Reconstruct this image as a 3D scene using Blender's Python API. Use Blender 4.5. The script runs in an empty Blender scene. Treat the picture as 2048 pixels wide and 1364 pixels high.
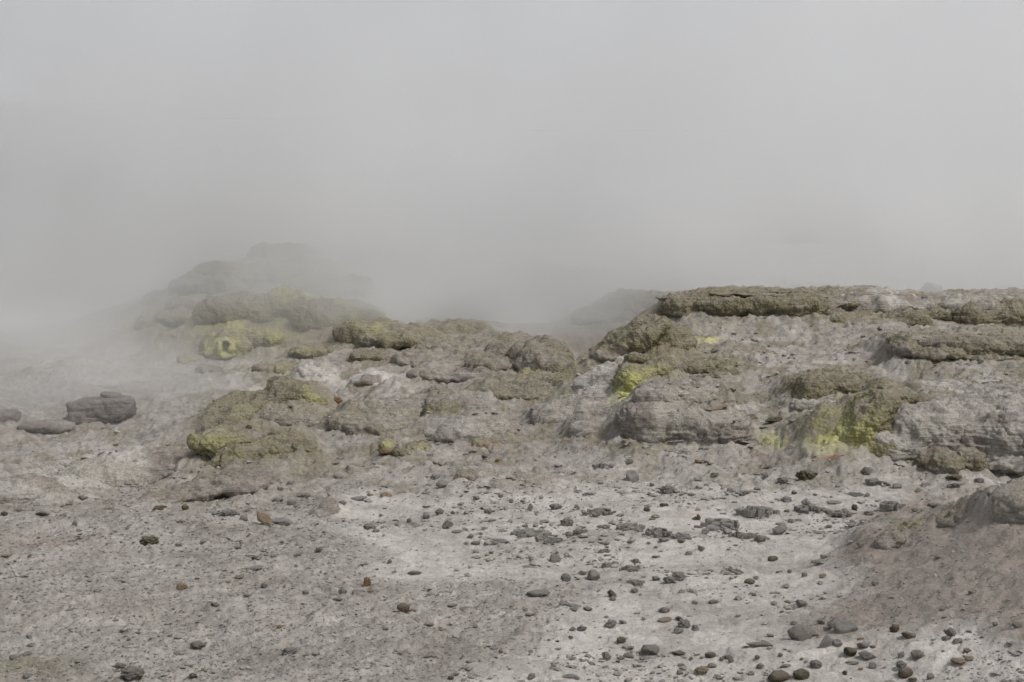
import bpy, bmesh, math, random
import numpy as np
from mathutils import Vector, Matrix

# ------------------------------------------------------------------ camera, sky, sun, exposure
SC = bpy.context.scene
COL = SC.collection
HC = 2.6                       # eye height above the sinter flat
FPX = 2844.0                   # focal length in photograph pixels (50 mm on 36 mm)
PITCH = math.atan(202.0 / FPX)
cam_data = bpy.data.cameras.new('camera')
cam_data.lens = 50.0
cam_data.sensor_width = 36.0
cam_data.clip_end = 3000.0
cam = bpy.data.objects.new('camera', cam_data)
COL.objects.link(cam)
cam.location = (0, 0, HC)
cam.rotation_euler = (math.pi / 2 - PITCH, 0, 0)
SC.camera = cam

SUN_EL, SUN_AZ = math.radians(52), math.radians(122)      # azimuth clockwise from +Y (sun high on the right)
world = bpy.data.worlds.new('World')
SC.world = world
world.use_nodes = True
wn = world.node_tree
wn.nodes.clear()
sky = wn.nodes.new('ShaderNodeTexSky')
sky.sky_type = 'NISHITA'
sky.sun_disc = False
sky.sun_elevation = SUN_EL
sky.sun_rotation = SUN_AZ
sky.air_density = 1.0
sky.dust_density = 1.2
hsv = wn.nodes.new('ShaderNodeHueSaturation')
hsv.inputs['Saturation'].default_value = 0.25            # thin overcast
bg = wn.nodes.new('ShaderNodeBackground')
bg.inputs['Strength'].default_value = 0.11
wo = wn.nodes.new('ShaderNodeOutputWorld')
wn.links.new(sky.outputs[0], hsv.inputs['Color'])
wn.links.new(hsv.outputs[0], bg.inputs['Color'])
wn.links.new(bg.outputs[0], wo.inputs['Surface'])

sun_data = bpy.data.lights.new('sun', 'SUN')
sun_data.energy = 1.9
sun_data.angle = math.radians(14)
sun_data.color = (1.0, 0.965, 0.92)
sun = bpy.data.objects.new('sun', sun_data)
COL.objects.link(sun)
sv = Vector((math.sin(SUN_AZ) * math.cos(SUN_EL), math.cos(SUN_AZ) * math.cos(SUN_EL), math.sin(SUN_EL)))
sun.rotation_euler = (-sv).to_track_quat('-Z', 'Y').to_euler()

SC.view_settings.view_transform = 'Standard'
SC.view_settings.look = 'None'
SC.view_settings.exposure = 0.28
SC.view_settings.gamma = 1.0
SC.view_settings.use_curve_mapping = False
cy = SC.cycles
cy.max_bounces = 10
cy.diffuse_bounces = 3
cy.volume_bounces = 7
cy.volume_step_rate = 2.2
cy.use_denoising = True
cy.use_adaptive_sampling = True
cy.adaptive_threshold = 0.035

# ------------------------------------------------------------------ small maths helpers
CP_, SP_ = math.cos(PITCH), math.sin(PITCH)
def ray(px, py):
    a = (np.asarray(px, float) - 1024.0) / FPX
    b = (682.0 - np.asarray(py, float)) / FPX
    return a, CP_ + b * SP_, -SP_ + b * CP_
def at(px, py, D):                              # point at forward distance D on the line of sight of a photograph pixel
    a, dy, dz = ray(px, py)
    t = D / dy
    return np.array([a * t, D, HC + dz * t])

def hsh(ix, iy, iz, seed):
    h = (ix.astype(np.uint32) * np.uint32(374761393)) ^ (iy.astype(np.uint32) * np.uint32(668265263)) ^ \
        (iz.astype(np.uint32) * np.uint32(2246822519)) ^ np.uint32((seed * 3266489917) & 0xffffffff)
    h = (h ^ (h >> np.uint32(13))) * np.uint32(1274126177)
    h = (h ^ (h >> np.uint32(16))) * np.uint32(2246822519)
    h = h ^ (h >> np.uint32(15))
    return h.astype(np.float32) * np.float32(1.0 / 4294967295.0)
def fade(t): return t * t * t * (t * (t * 6 - 15) + 10)
def n2(x, y, seed=0):
    xi, yi = np.floor(x), np.floor(y)
    fx, fy = fade(x - xi), fade(y - yi)
    xi, yi = xi.astype(np.int64), yi.astype(np.int64)
    z = np.zeros_like(xi)
    a, b = hsh(xi, yi, z, seed), hsh(xi + 1, yi, z, seed)
    c, d = hsh(xi, yi + 1, z, seed), hsh(xi + 1, yi + 1, z, seed)
    u = a + (b - a) * fx
    v = c + (d - c) * fx
    return (u + (v - u) * fy) * 2 - 1
def n3(p, seed=0):
    f = np.floor(p)
    q = fade(p - f)
    i = f.astype(np.int64)
    X, Y, Z = i[:, 0], i[:, 1], i[:, 2]
    def L(y, z):
        a, b = hsh(X, y, z, seed), hsh(X + 1, y, z, seed)
        return a + (b - a) * q[:, 0]
    u = L(Y, Z); v = L(Y + 1, Z); u = u + (v - u) * q[:, 1]
    s = L(Y, Z + 1); t = L(Y + 1, Z + 1); s = s + (t - s) * q[:, 1]
    return (u + (s - u) * q[:, 2]) * 2 - 1
def fbm2(x, y, sc, oc, seed=0, gain=0.5):
    o = np.zeros_like(x); am = 1.0
    x, y = x * sc, y * sc
    for k in range(oc):
        o = o + am * n2(x, y, seed + k)
        x, y = (x * 0.8 - y * 0.6) * 2.03 + 17.3, (x * 0.6 + y * 0.8) * 2.03 - 9.1
        am *= gain
    return o
ROT = np.array([[0.0, 0.8, 0.6], [-0.8, 0.36, -0.48], [-0.6, -0.48, 0.64]])
def fbm3(p, sc, oc, seed=0, gain=0.5):
    o = np.zeros(len(p)); am = 1.0
    p = p * sc
    for k in range(oc):
        o = o + am * n3(p, seed + k)
        p = (p @ ROT) * 2.03 + 11.7
        am *= gain
    return o
def worley3(p, sc, seed=0):
    p = p * sc
    f = np.floor(p); i = f.astype(np.int64)
    best = np.full(len(p), 9.0)
    for dx in (-1, 0, 1):
        for dy in (-1, 0, 1):
            for dz in (-1, 0, 1):
                X, Y, Z = i[:, 0] + dx, i[:, 1] + dy, i[:, 2] + dz
                qx = X + hsh(X, Y, Z, seed) - p[:, 0]
                qy = Y + hsh(X, Y, Z, seed + 7) - p[:, 1]
                qz = Z + hsh(X, Y, Z, seed + 13) - p[:, 2]
                best = np.minimum(best, qx * qx + qy * qy + qz * qz)
    return np.sqrt(best)
def worley2(x, y, sc, seed=0):
    x, y = x * sc, y * sc
    i, j = np.floor(x).astype(np.int64), np.floor(y).astype(np.int64)
    z = np.zeros_like(i)
    best = np.full(x.shape, 9.0)
    for dx in (-1, 0, 1):
        for dy in (-1, 0, 1):
            X, Y = i + dx, j + dy
            qx = X + hsh(X, Y, z, seed) - x
            qy = Y + hsh(X, Y, z, seed + 7) - y
            best = np.minimum(best, qx * qx + qy * qy)
    return np.sqrt(best)
def sstep(a, b, x):
    t = np.clip((x - a) / (b - a), 0, 1)
    return t * t * (3 - 2 * t)

# ------------------------------------------------------------------ materials
def mineral(name, c0, c1, moss=((.165, .144, .090), (.252, .223, .147)), scale=1.0, bump=0.9, rough=0.95, fine=.30, bedding=1.0, dust=0.0):
    """Mineral ground: two-tone base; the mesh attributes pale / brown / moss / sulf add crust, rust, growth and sulphur."""
    m = bpy.data.materials.new(name)
    m.use_nodes = True
    nt = m.node_tree; nt.nodes.clear()
    N = lambda t: nt.nodes.new(t)
    L = nt.links.new
    out = N('ShaderNodeOutputMaterial'); b = N('ShaderNodeBsdfPrincipled')
    b.inputs['Roughness'].default_value = rough
    b.inputs['Specular IOR Level'].default_value = 0.18
    L(b.outputs[0], out.inputs['Surface'])
    tc = N('ShaderNodeTexCoord')
    def noise(s, d=4, r=.6):
        n = N('ShaderNodeTexNoise'); n.inputs['Scale'].default_value = s * scale
        n.inputs['Detail'].default_value = d; n.inputs['Roughness'].default_value = r
        L(tc.outputs['Object'], n.inputs['Vector']); return n.outputs['Fac']
    def ramp(fac, lo, hi):
        r = N('ShaderNodeMapRange'); r.inputs['From Min'].default_value = lo; r.inputs['From Max'].default_value = hi
        L(fac, r.inputs['Value']); return r.outputs[0]
    def mix(fac, A, B):
        x = N('ShaderNodeMix'); x.data_type = 'RGBA'
        for s, v in ((0, fac), (6, A), (7, B)):
            if isinstance(v, (tuple, float)):
                x.inputs[s].default_value = v if isinstance(v, float) else (*v, 1)
            else: L(v, x.inputs[s])
        return x.outputs[2]
    def attr(nm):
        a = N('ShaderNodeAttribute'); a.attribute_name = nm; return a.outputs['Fac']
    nA, nB, nC = noise(1.7, 5), noise(9, 5, .65), noise(55, 3, .7)
    base = mix(ramp(nA, .35, .65), c0, c1)
    base = mix(ramp(nB, .45, .72), base, tuple(min(1, v * 1.28) for v in c1))
    base = mix(attr('brown'), base, mix(ramp(nB, .3, .7), (.205, .167, .137), (.285, .243, .207)))
    base = mix(attr('pale'), base, mix(ramp(nB, .35, .7), (.440, .410, .372), (.565, .533, .490)))
    base = mix(attr('moss'), base, mix(ramp(nB, .3, .7), moss[0], moss[1]))
    base = mix(attr('sulf'), base, mix(ramp(nB, .3, .7), (.42, .41, .13), (.58, .57, .23)))
    base = mix(attr('rust'), base, (.24, .115, .05))
    if dust:
        ge = N('ShaderNodeNewGeometry'); sp = N('ShaderNodeSeparateXYZ'); L(ge.outputs['Normal'], sp.inputs[0])
        du = N('ShaderNodeMath'); du.operation = 'MULTIPLY'; L(ramp(sp.outputs[2], .35, .95), du.inputs[0]); du.inputs[1].default_value = dust
        base = mix(du.outputs[0], base, (.42, .395, .36))
    hs = N('ShaderNodeHueSaturation')
    v = N('ShaderNodeMapRange'); v.inputs['From Min'].default_value = .3; v.inputs['From Max'].default_value = .7
    v.inputs['To Min'].default_value = 1 - fine; v.inputs['To Max'].default_value = 1 + fine
    L(nC, v.inputs['Value']); L(v.outputs[0], hs.inputs['Value']); L(base, hs.inputs['Color'])
    L(hs.outputs[0], b.inputs['Base Color'])
    bp = N('ShaderNodeBump'); bp.inputs['Strength'].default_value = bump; bp.inputs['Distance'].default_value = .03
    nD = noise(38, 5, .7)
    vo = N('ShaderNodeTexVoronoi'); vo.inputs['Scale'].default_value = 24 * scale; vo.inputs['Randomness'].default_value = 1
    L(tc.outputs['Object'], vo.inputs['Vector'])
    def math_(op, a, b_):
        n = N('ShaderNodeMath'); n.operation = op
        for i, q in enumerate((a, b_)):
            if isinstance(q, float): n.inputs[i].default_value = q
            else: L(q, n.inputs[i])
        return n.outputs[0]
    # thin bedding: noise squeezed in height
    mp = N('ShaderNodeMapping'); mp.inputs['Scale'].default_value = (1.6, 1.6, 42)
    L(tc.outputs['Object'], mp.inputs['Vector'])
    bed = N('ShaderNodeTexNoise'); bed.inputs['Scale'].default_value = 1.0 * scale; bed.inputs['Detail'].default_value = 4; bed.inputs['Roughness'].default_value = .6
    L(mp.outputs[0], bed.inputs['Vector'])
    hgt = math_('SUBTRACT', math_('ADD', nD, math_('MULTIPLY', bed.outputs['Fac'], bedding)), math_('MULTIPLY', vo.outputs['Distance'], math_('ADD', math_('MULTIPLY', attr('moss'), 1.1), .12)))
    L(hgt, bp.inputs['Height']); L(bp.outputs[0], b.inputs['Normal'])
    v2 = N('ShaderNodeMapRange'); v2.inputs['From Min'].default_value = .35; v2.inputs['From Max'].default_value = .65
    v2.inputs['To Min'].default_value = 1 - .16 * bedding; v2.inputs['To Max'].default_value = 1 + .12 * bedding
    L(bed.outputs['Fac'], v2.inputs['Value']); L(math_('MULTIPLY', v.outputs[0], v2.outputs[0]), hs.inputs['Value'])
    return m
M = {
    'ground': mineral('sinter_ground', (.216, .196, .171), (.292, .269, .239), bump=.65, fine=.18, bedding=.55),
    'rock': mineral('grey_sinter_rock', (.215, .194, .169), (.295, .270, .238)),
    'boulder': mineral('dark_boulder', (.135, .118, .105), (.185, .165, .148)),
    'grey': mineral('grey_stone', (.305, .280, .248), (.375, .347, .311), scale=3, bedding=.3, dust=.45),
    'dark': mineral('dark_stone', (.255, .230, .201), (.325, .297, .263), scale=3, bedding=.3, dust=.45),
    'brown': mineral('brown_stone', (.150, .115, .078), (.215, .172, .120), scale=3, bedding=.3, dust=.45),
    'tan': mineral('tan_stone', (.330, .235, .150), (.430, .330, .225), scale=3, bedding=.3, dust=.45),
    'orange': mineral('orange_stone', (.260, .135, .065), (.340, .200, .105), scale=3, bedding=.3, dust=.45),
    'white': mineral('white_stone', (.480, .445, .400), (.580, .545, .495), scale=3, bedding=.3, dust=.45),
    'olive': mineral('olive_stone', (.115, .105, .058), (.175, .160, .095), scale=3, bedding=.3, dust=.45),
    'pale': mineral('pale_flake', (.290, .268, .240), (.370, .345, .312), scale=3, bedding=.3, dust=.45),
    'far': mineral('far_hillside', (.045, .045, .032), (.075, .070, .050), scale=.25),
}

# ------------------------------------------------------------------ terrain: a smooth sheet through surveyed points, then relief
def zc(px, py, z):                               # survey point given by its height
    a, dy, dz = ray(px, py)
    t = (z - HC) / dz
    return (a * t, dy * t, z)
def dc(px, py, D):
    return tuple(float(v) for v in at(px, py, D))
CPT = [zc(px, 1364, 0) for px in (-400, 0, 512, 1024, 1536)] + [zc(2048, 1364, .16), zc(2500, 1364, .35)]
CPT += [zc(px, 1200, 0) for px in (-400, 0, 512, 1024)] + [zc(1500, 1200, .02)]
CPT += [zc(px, 1080, 0) for px in (-300, 100, 600, 1000, 1400)]
CPT += [zc(1650, 1180, .05), zc(1800, 1150, .20), zc(1800, 1075, .27), zc(1730, 1098, .12), zc(1950, 1045, .42), zc(1880, 1052, .36), zc(2048, 1005, .60),
        zc(2200, 990, .7), zc(2000, 1200, .34), zc(2048, 1290, .28), zc(2300, 1200, .5), zc(1800, 1030, 0), zc(2048, 965, -.02), zc(2300, 950, .1),
        zc(1650, 1050, 0)]
CPT += [dc(px, 1000, 14.2) for px in (700, 1024, 1400, 1700)] + [zc(px, 1005, .0) for px in (-200, 60, 280)]
CPT += [dc(450, 1000, 14.3), dc(560, 950, 15.4), dc(620, 905, 16.4), dc(700, 910, 16.3), dc(700, 950, 15.4),
        dc(1024, 950, 15.5), dc(1400, 945, 15.6), dc(1750, 965, 15.3), dc(1900, 965, 15.3)]
CPT += [dc(800, 900, 16.6), dc(1000, 900, 16.6), dc(1180, 900, 16.8), dc(720, 860, 17.9), dc(900, 855, 18.0), dc(1080, 855, 18.1),
        dc(850, 810, 20), dc(1000, 805, 20.4), dc(1100, 800, 20.4), dc(1220, 810, 19.5), dc(680, 830, 19.2)]
CPT += [dc(1500, 860, 17.8), dc(1540, 790, 19.4), dc(1590, 870, 17.5), dc(1620, 925, 16.2), dc(1210, 770, 21.0), dc(1190, 748, 22.2),
        dc(1225, 715, 23.0), dc(1300, 668, 24.2), dc(1440, 690, 22.4), dc(1560, 730, 21.0), dc(1700, 720, 21.2), dc(1900, 765, 19.6),
        dc(2048, 740, 20.0), dc(2300, 740, 20.0), dc(1600, 690, 22.8), dc(1750, 690, 22.6), dc(1430, 655, 24.4), dc(1560, 660, 24.4), dc(1700, 670, 24.0),
        dc(1850, 672, 24.2), dc(2000, 672, 24.2), dc(2300, 672, 24.0), dc(1500, 590, 27), dc(1700, 592, 27), dc(1850, 606, 27), dc(2048, 604, 27), dc(2300, 600, 27),
        dc(1400, 600, 27)]
CPT += [dc(1150, 745, 26.5), dc(1170, 700, 31), dc(1200, 655, 37), dc(1060, 740, 27), dc(1000, 700, 30), dc(1080, 650, 36), dc(900, 720, 27.5), dc(900, 770, 22.8)]
CPT += [zc(200, 975, -.35), zc(100, 940, -.42), zc(300, 930, -.42), zc(400, 960, -.12), zc(-200, 940, -.4), zc(300, 890, -.40), zc(100, 855, -.40), zc(300, 850, -.38), zc(-200, 850, -.4),
        zc(380, 830, -.34), zc(300, 800, -.33), zc(0, 750, -.2), zc(-250, 750, -.2), zc(450, 780, -.28), zc(600, 780, -.2), zc(700, 780, -.06), zc(800, 770, .1)]
CPT += [dc(300, 700, 32), dc(450, 700, 30.8), dc(600, 690, 30.8), dc(700, 670, 31.5), dc(800, 700, 29), dc(450, 630, 33.0), dc(600, 612, 33.8), dc(520, 665, 31.6),
        dc(300, 630, 34.5), dc(450, 575, 37.5), dc(580, 520, 41), dc(700, 575, 39), dc(0, 660, 44), dc(150, 645, 42), dc(820, 645, 39), dc(-300, 650, 44)]
CPT += [(-30, 70, .6), (0, 70, .8), (30, 70, .8), (-8, 50, 2.4), (-12, 60, 1.6), (12, 45, .6), (24, 45, .8), (-30, 50, 0), (-14, 12, 0), (14, 12, .5), (0, 4, 0), (-5, 4, 0), (5, 4, .1), (18, 20, 1), (18, 30, 1.3)]
CPT = np.array(CPT, float)
def tps_fit(P):
    n = len(P)
    d2 = ((P[:, None, :2] - P[None, :, :2]) ** 2).sum(-1)
    K = 0.5 * d2 * np.log(d2 + 1e-9)
    A = np.zeros((n + 3, n + 3))
    A[:n, :n] = K + np.eye(n) * 0.02
    A[:n, n] = 1; A[:n, n + 1:] = P[:, :2]; A[n, :n] = 1; A[n + 1:, :n] = P[:, :2].T
    return np.linalg.solve(A, np.concatenate([P[:, 2], np.zeros(3)]))
TW = tps_fit(CPT)
def tps(x, y):
    o = TW[-3] + TW[-2] * x + TW[-1] * y
    for k in range(len(CPT)):
        d2 = (x - CPT[k, 0]) ** 2 + (y - CPT[k, 1]) ** 2
        o += TW[k] * 0.5 * d2 * np.log(d2 + 1e-9)
    return o
# coarse table of the smooth sheet
GX = np.linspace(-32, 32, 321); GY = np.linspace(3, 75, 481)
GZ = tps(*np.meshgrid(GX, GY))
GZ = np.clip(GZ, -1.2, 3.2)
# ------------------------------------------------------------------ the outcrops as data (pixel columns: centre, size, distance, half depth, squareness, tilt)
PENDING = []
def outcrop(name, label, cat, parts, group=None):
    PENDING.append((name, label, cat, parts, group)); return parts
MOSS = dict(style=dict(moss=1.0), moss=1.0, pale=.2, skirt=.5)
BARE = dict(style=dict(rock=.6, moss=.3), moss=.25, pale=.6, skirt=1.3)
LAYR = dict(style=dict(layer=1.2, rock=.25), moss=.35, pale=.5, skirt=1.1)
def O(base, **k): d = dict(base); d.update(k); return d

# -- right hill
def slabs(parts, rows_, D, seed, moss=.6, name='rock_layer', pale=.4):
    """stacked thin sheets of an outcrop: (cx, cy, w, thickness in mm, D, half depth)"""
    for k, r in enumerate(rows_):
        parts.append((name, [r], dict(plate=seed * 20 + k, moss=moss, pale=pale, fill=0)))
outcrop('moss_ledge', 'broad olive moss-covered ledge overhanging the pale slope at the hill crest', 'rock ledge', [
    ('rock_shelf', [(1560, 602, 420, 40, 26.6, 1.5, 3), (1500, 625, 330, 50, 26.2, 1.0)], O(BARE, moss=.75, pale=.3)),
    ('moss_overhang', [(1375, 614, 110, 40, 25.7, .8, 2.8, 6), (1445, 608, 160, 44, 25.55, .9, 2.9, 3), (1555, 610, 170, 50, 25.35, .9, 2.8, -2), (1612, 610, 100, 38, 25.45, .8, 2.7, -8)], O(MOSS, style=dict(moss=.8, layer=.8), hang=1, smooth=8, calm=.9))])
slabs(PENDING[-1][3], [(1400, 594, 150, 40, 25.75, .8), (1500, 588, 210, 44, 25.75, .95), (1585, 588, 150, 40, 25.75, .9), (1540, 583, 170, 34, 26.3, .9)], 25, 6, moss=.75, name='crust_layer', pale=.3)
outcrop('moss_ledge', 'sloping ledge with pale flat top and drooping olive rim beside a small hole', 'rock ledge', [
    ('rock_shelf', [(1730, 612, 250, 52, 26.2, 1.4, 3), (1790, 620, 120, 40, 26, 1)], O(BARE, moss=.15, pale=.9)),
    ('moss_overhang', [(1632, 630, 70, 74, 24.9, .5), (1670, 648, 110, 56, 24.6, .6, 2.3, -22), (1735, 656, 120, 42, 24.5, .6, 2.3, -8), (1800, 648, 110, 46, 24.7, .7, 2.3, 10)], O(MOSS, hang=1))])
outcrop('moss_ledge', 'long low ledge with dark ragged rim reaching the frame edge under the steam', 'rock ledge', [
    ('rock_shelf', [(1960, 612, 260, 34, 26.4, 1.3, 3), (2140, 612, 260, 38, 26.4, 1.4, 3), (1990, 640, 320, 50, 26, .9)], O(BARE, moss=.35, pale=.7)),
    ('moss_overhang', [(1862, 630, 100, 36, 25.5, .7, 2.6, -12), (1950, 636, 130, 40, 25.2, .7, 2.6, -4), (2030, 638, 120, 58, 25.1, .8, 2.6, 6), (2130, 640, 160, 60, 25.1, .8)], O(MOSS, hang=1, calm=1.7, style=dict(moss=.8, layer=.6), moss=.85))])
e = outcrop('layered_ledge', 'low ledge of thin stacked sinter sheets with olive edges and orange streaks', 'rock ledge', [
    ('rock_core', [(1855, 692, 140, 56, 21.90, .6, 3), (1960, 696, 240, 56, 21.95, .72, 3), (2100, 698, 240, 60, 21.95, .8, 3)], O(LAYR, hang=1, moss=.65, calm=.5, smooth=4)),
    ('moss_foot', [(1810, 700, 60, 40, 21.50, .4), (1870, 708, 120, 28, 21.30, .4), (1970, 716, 130, 20, 21.30, .35)], O(MOSS, hang=1, moss=.85))])
slabs(e, [(1862, 668, 120, 26, 21.95, .42), (1965, 675, 240, 22, 22.05, .5), (1905, 686, 190, 26, 21.9, .5), (2040, 688, 250, 24, 22.0, .6), (1965, 699, 220, 24, 21.9, .5), (2080, 704, 220, 24, 21.9, .6)], 23, 4, moss=.7, pale=.3)
outcrop('mossy_shoulder', 'rounded olive moss shoulder stepping down to the steaming gully', 'rock outcrop', [
    ('moss_cap', [(1250, 690, 200, 56, 23.2, .8, 2.3, 30), (1310, 672, 130, 50, 23.6, .7), (1330, 690, 130, 40, 23.4, .6), (1215, 716, 80, 40, 22.8, .5)], O(MOSS, moss=.95, pale=.1, smooth=14)),
    ('pale_flank', [(1215, 762, 170, 80, 22.4, .7, 2.3, 28), (1190, 796, 110, 50, 21.9, .5, 2.3, 20), (1260, 770, 100, 80, 22.2, .5)], O(BARE, moss=.12, pale=.75)),
    ('moss_tuft', [(1270, 716, 44, 20, 21.9, .2)], O(MOSS, moss=.9))])
outcrop('sulphur_vent', 'bright yellow sulphur-crusted vent rock with draped olive back', 'fumarole', [
    ('draped_rock', [(1258, 770, 52, 66, 19.6, .32), (1280, 752, 74, 60, 19.9, .4), (1318, 742, 84, 50, 20.1, .45)],
     O(MOSS, pin=1, style=dict(moss=.5), moss=.9, sulf=[(1262, 765, 24, 26, 1.0), (1252, 790, 30, 16, 1.0), (1300, 742, 34, 18, .45)], rust=[(1250, 806, 20, 8, .8)])),
    ('sulphur_crust', [(1266, 764, 34, 46, 19.5, .18, 2.2, 20), (1254, 788, 44, 22, 19.4, .2)], dict(style=dict(moss=.5), moss=.1, sulf=[(1260, 775, 60, 60, 1.3)], pale=0))])
outcrop('moss_wedge', 'dark olive wedge-shaped moss slab split by a long crease', 'rock outcrop', [
    ('upper_wedge', [(1375, 734, 150, 26, 20.6, .5, 2.6, 7), (1330, 746, 70, 24, 20.5, .4)], O(MOSS, moss=1.0)),
    ('lower_wedge', [(1390, 756, 150, 36, 20.5, .5, 2.6, 4), (1440, 745, 60, 46, 20.6, .45), (1345, 758, 80, 30, 20.4, .4)], O(MOSS, moss=.95))])
e = outcrop('layered_stump', 'squat layered grey outcrop topped by flat broken sheets', 'rock outcrop', [
    ('rock_core', [(1340, 812, 150, 84, 18.9, .5, 4), (1325, 860, 170, 110, 18.5, .62, 3.2), (1420, 866, 150, 84, 18.5, .58, 3.4), (1375, 902, 236, 40, 18.1, .6, 3)], O(LAYR, moss=.25, pale=.45, calm=.6, smooth=4))])
slabs(e, [(1335, 772, 116, 24, 18.95, .36), (1345, 783, 142, 24, 18.88, .42), (1352, 795, 150, 22, 18.85, .43), (1385, 810, 140, 22, 18.8, .44), (1425, 833, 120, 24, 18.55, .42), (1318, 906, 100, 36, 17.75, .2), (1350, 911, 50, 30, 17.7, .14)], 18, 9, moss=.38, name='sheet', pale=.45)
outcrop('moss_bulge', 'dark olive knobbly moss bulge on the slope below the layered ledge', 'rock outcrop', [
    ('moss_cap', [(1625, 785, 100, 72, 19.5, .5), (1665, 772, 100, 50, 19.7, .55), (1720, 775, 100, 40, 19.9, .5)], O(MOSS, moss=1.0)),
    ('pale_foot', [(1610, 815, 80, 40, 19.0, .35), (1670, 810, 100, 36, 19.0, .4)], O(BARE, pale=.6))])
outcrop('yellow_outcrop', 'large outcrop with yellow-green sulphur drape and knobbly olive brow at its front', 'rock outcrop', [
    ('rock_body', [(1850, 868, 240, 140, 17.6, .9, 2.5), (1990, 870, 260, 150, 17.7, 1.1, 2.5), (2130, 870, 260, 170, 17.7, 1.2, 2.5), (1940, 806, 300, 40, 18.8, 1.1, 2.8), (1780, 890, 160, 90, 17.3, .7), (1985, 925, 180, 60, 17.0, .6), (2100, 930, 180, 60, 17.0, .6)],
     O(LAYR, hang=1, style=dict(layer=.55, rock=.5, moss=.3), moss=.22, pale=.6, rust=[(1790, 935, 30, 12, .5), (1850, 955, 50, 8, .4)])),
    ('sulphur_drape', [(1715, 848, 190, 62, 17.4, .55, 2.2, 36), (1765, 850, 150, 96, 17.55, .6), (1700, 882, 130, 60, 17.3, .5, 2.2, 20), (1815, 876, 150, 104, 17.5, .65), (1745, 895, 150, 56, 17.25, .5)],
     O(MOSS, hang=1, smooth=16, style=dict(moss=.5), moss=.95, sulf=[(1662, 850, 66, 56, .75), (1672, 898, 36, 24, 1.0), (1722, 870, 42, 58, .6)], rust=[(1665, 922, 22, 8, 1)])),
    ('olive_brow', [(1768, 786, 50, 36, 18.1, .3), (1800, 795, 80, 26, 18.0, .3, 2.3, -8), (1850, 802, 70, 20, 17.9, .28, 2.3, -8), (1752, 800, 26, 20, 17.9, .2)], O(MOSS, moss=.95)),
    ('olive_foot', [(1880, 930, 80, 56, 16.6, .4), (1935, 920, 70, 50, 16.7, .4), (1845, 925, 50, 44, 16.7, .3)], O(MOSS, style=dict(moss=.9), moss=.75))])
for (bl, lb) in (([(1548, 886, 56, 26, 16.9, .18), (1530, 892, 30, 14, 16.8, .14), (1565, 893, 26, 12, 16.8, .12)], 'pale yellow sulphur mound on the ground right of the layered stump'),):
    outcrop('sulphur_mound', lb, 'sulphur mound', [('x', bl, dict(style=dict(moss=.4), moss=.3, sulf=[(1548, 884, 60, 30, .8)], pale=.3))])
outcrop('far_hump', 'faint green hump fading into steam behind the crest ledge', 'rock outcrop', [('x', [(1285, 618, 190, 66, 35, 1.5), (1225, 640, 160, 50, 34.5, 1.2), (1330, 606, 90, 40, 35, 1)], O(MOSS, moss=1.0))])
outcrop('distant_rock', 'small grey rock dimly showing in the steam beyond the right crest', 'rock', [('x', [(1868, 594, 44, 54, 38, .6), (1890, 604, 50, 34, 38, .5)], O(BARE, style=dict(rock=1), moss=.1))])

# -- middle mounds
outcrop('gully_mound', 'steep brown mound facing the steaming gully with layered back', 'rock outcrop', [
    ('rock_body', [(1085, 725, 130, 84, 27, 1.0), (1120, 745, 80, 70, 26.5, .8), (1030, 712, 120, 36, 28, 1.0), (990, 730, 130, 40, 27.2, .9)], O(LAYR, style=dict(layer=.7, moss=.5), moss=.65, pale=.3)),
    ('sulphur_fringe', [(1052, 752, 30, 30, 25.9, .3), (1090, 756, 60, 24, 25.8, .3)], O(MOSS, moss=.8, sulf=[(1046, 752, 14, 16, 1.0), (1085, 748, 30, 14, .35)]))])
outcrop('far_mound', 'brown hummocky rise left of the gully mound, veiled by steam', 'mound', [('x', [(930, 704, 190, 44, 29.5, 1.2), (860, 722, 140, 36, 28.5, 1.0), (1000, 690, 120, 40, 30.5, 1.1)], O(BARE, style=dict(layer=.6, moss=.4), moss=.55, pale=.35, calm=1.5))])
outcrop('far_mound', 'olive rise at the back of the central flat where the steam begins', 'mound', [('x', [(800, 680, 170, 46, 32.5, 1.3), (740, 666, 120, 46, 33, 1.1), (900, 668, 160, 40, 34, 1.3)], O(MOSS, style=dict(layer=.5, moss=.5), moss=.8, sulf=[(760, 660, 40, 12, .35)], calm=1.5))])
outcrop('low_mound', 'long low swell of grey-brown crust before the gully mound', 'mound', [('x', [(930, 748, 220, 34, 25.4, 1.0), (1030, 762, 120, 26, 24.6, .7)], O(LAYR, style=dict(layer=.7, rock=.4), moss=.4, pale=.4, calm=1.4))])
outcrop('low_mound', 'flat brown-topped mound just in front of the gully mouth', 'mound', [('x', [(1050, 786, 230, 56, 21.6, .9), (1120, 796, 110, 40, 21.2, .5), (960, 792, 70, 40, 21.5, .5)], O(BARE, style=dict(moss=.8), moss=.7, pale=.45))])
outcrop('low_mound', 'smooth grey mound between the gully and the layered stump', 'mound', [('x', [(1165, 824, 150, 52, 19.9, .7), (1110, 838, 100, 40, 19.5, .5), (1210, 818, 60, 44, 19.7, .4)], O(LAYR, style=dict(layer=.35, moss=.4), moss=.35, pale=.5))])
outcrop('low_mound', 'grey-brown hummock with a pale streak behind the central mounds', 'mound', [('x', [(915, 812, 140, 56, 20.4, .7), (960, 825, 80, 44, 20, .5)], O(BARE, style=dict(moss=.6, layer=.3), moss=.45, pale=.5))])
outcrop('long_rock', 'long smooth brown rock lying aslant on the pale silt', 'rock', [('x', [(866, 783, 62, 22, 22, .25, 2.6, 20), (842, 792, 36, 14, 21.9, .2, 2.4, 25)], O(BARE, style=dict(rock=.6), moss=.4, pale=.2))])
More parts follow.
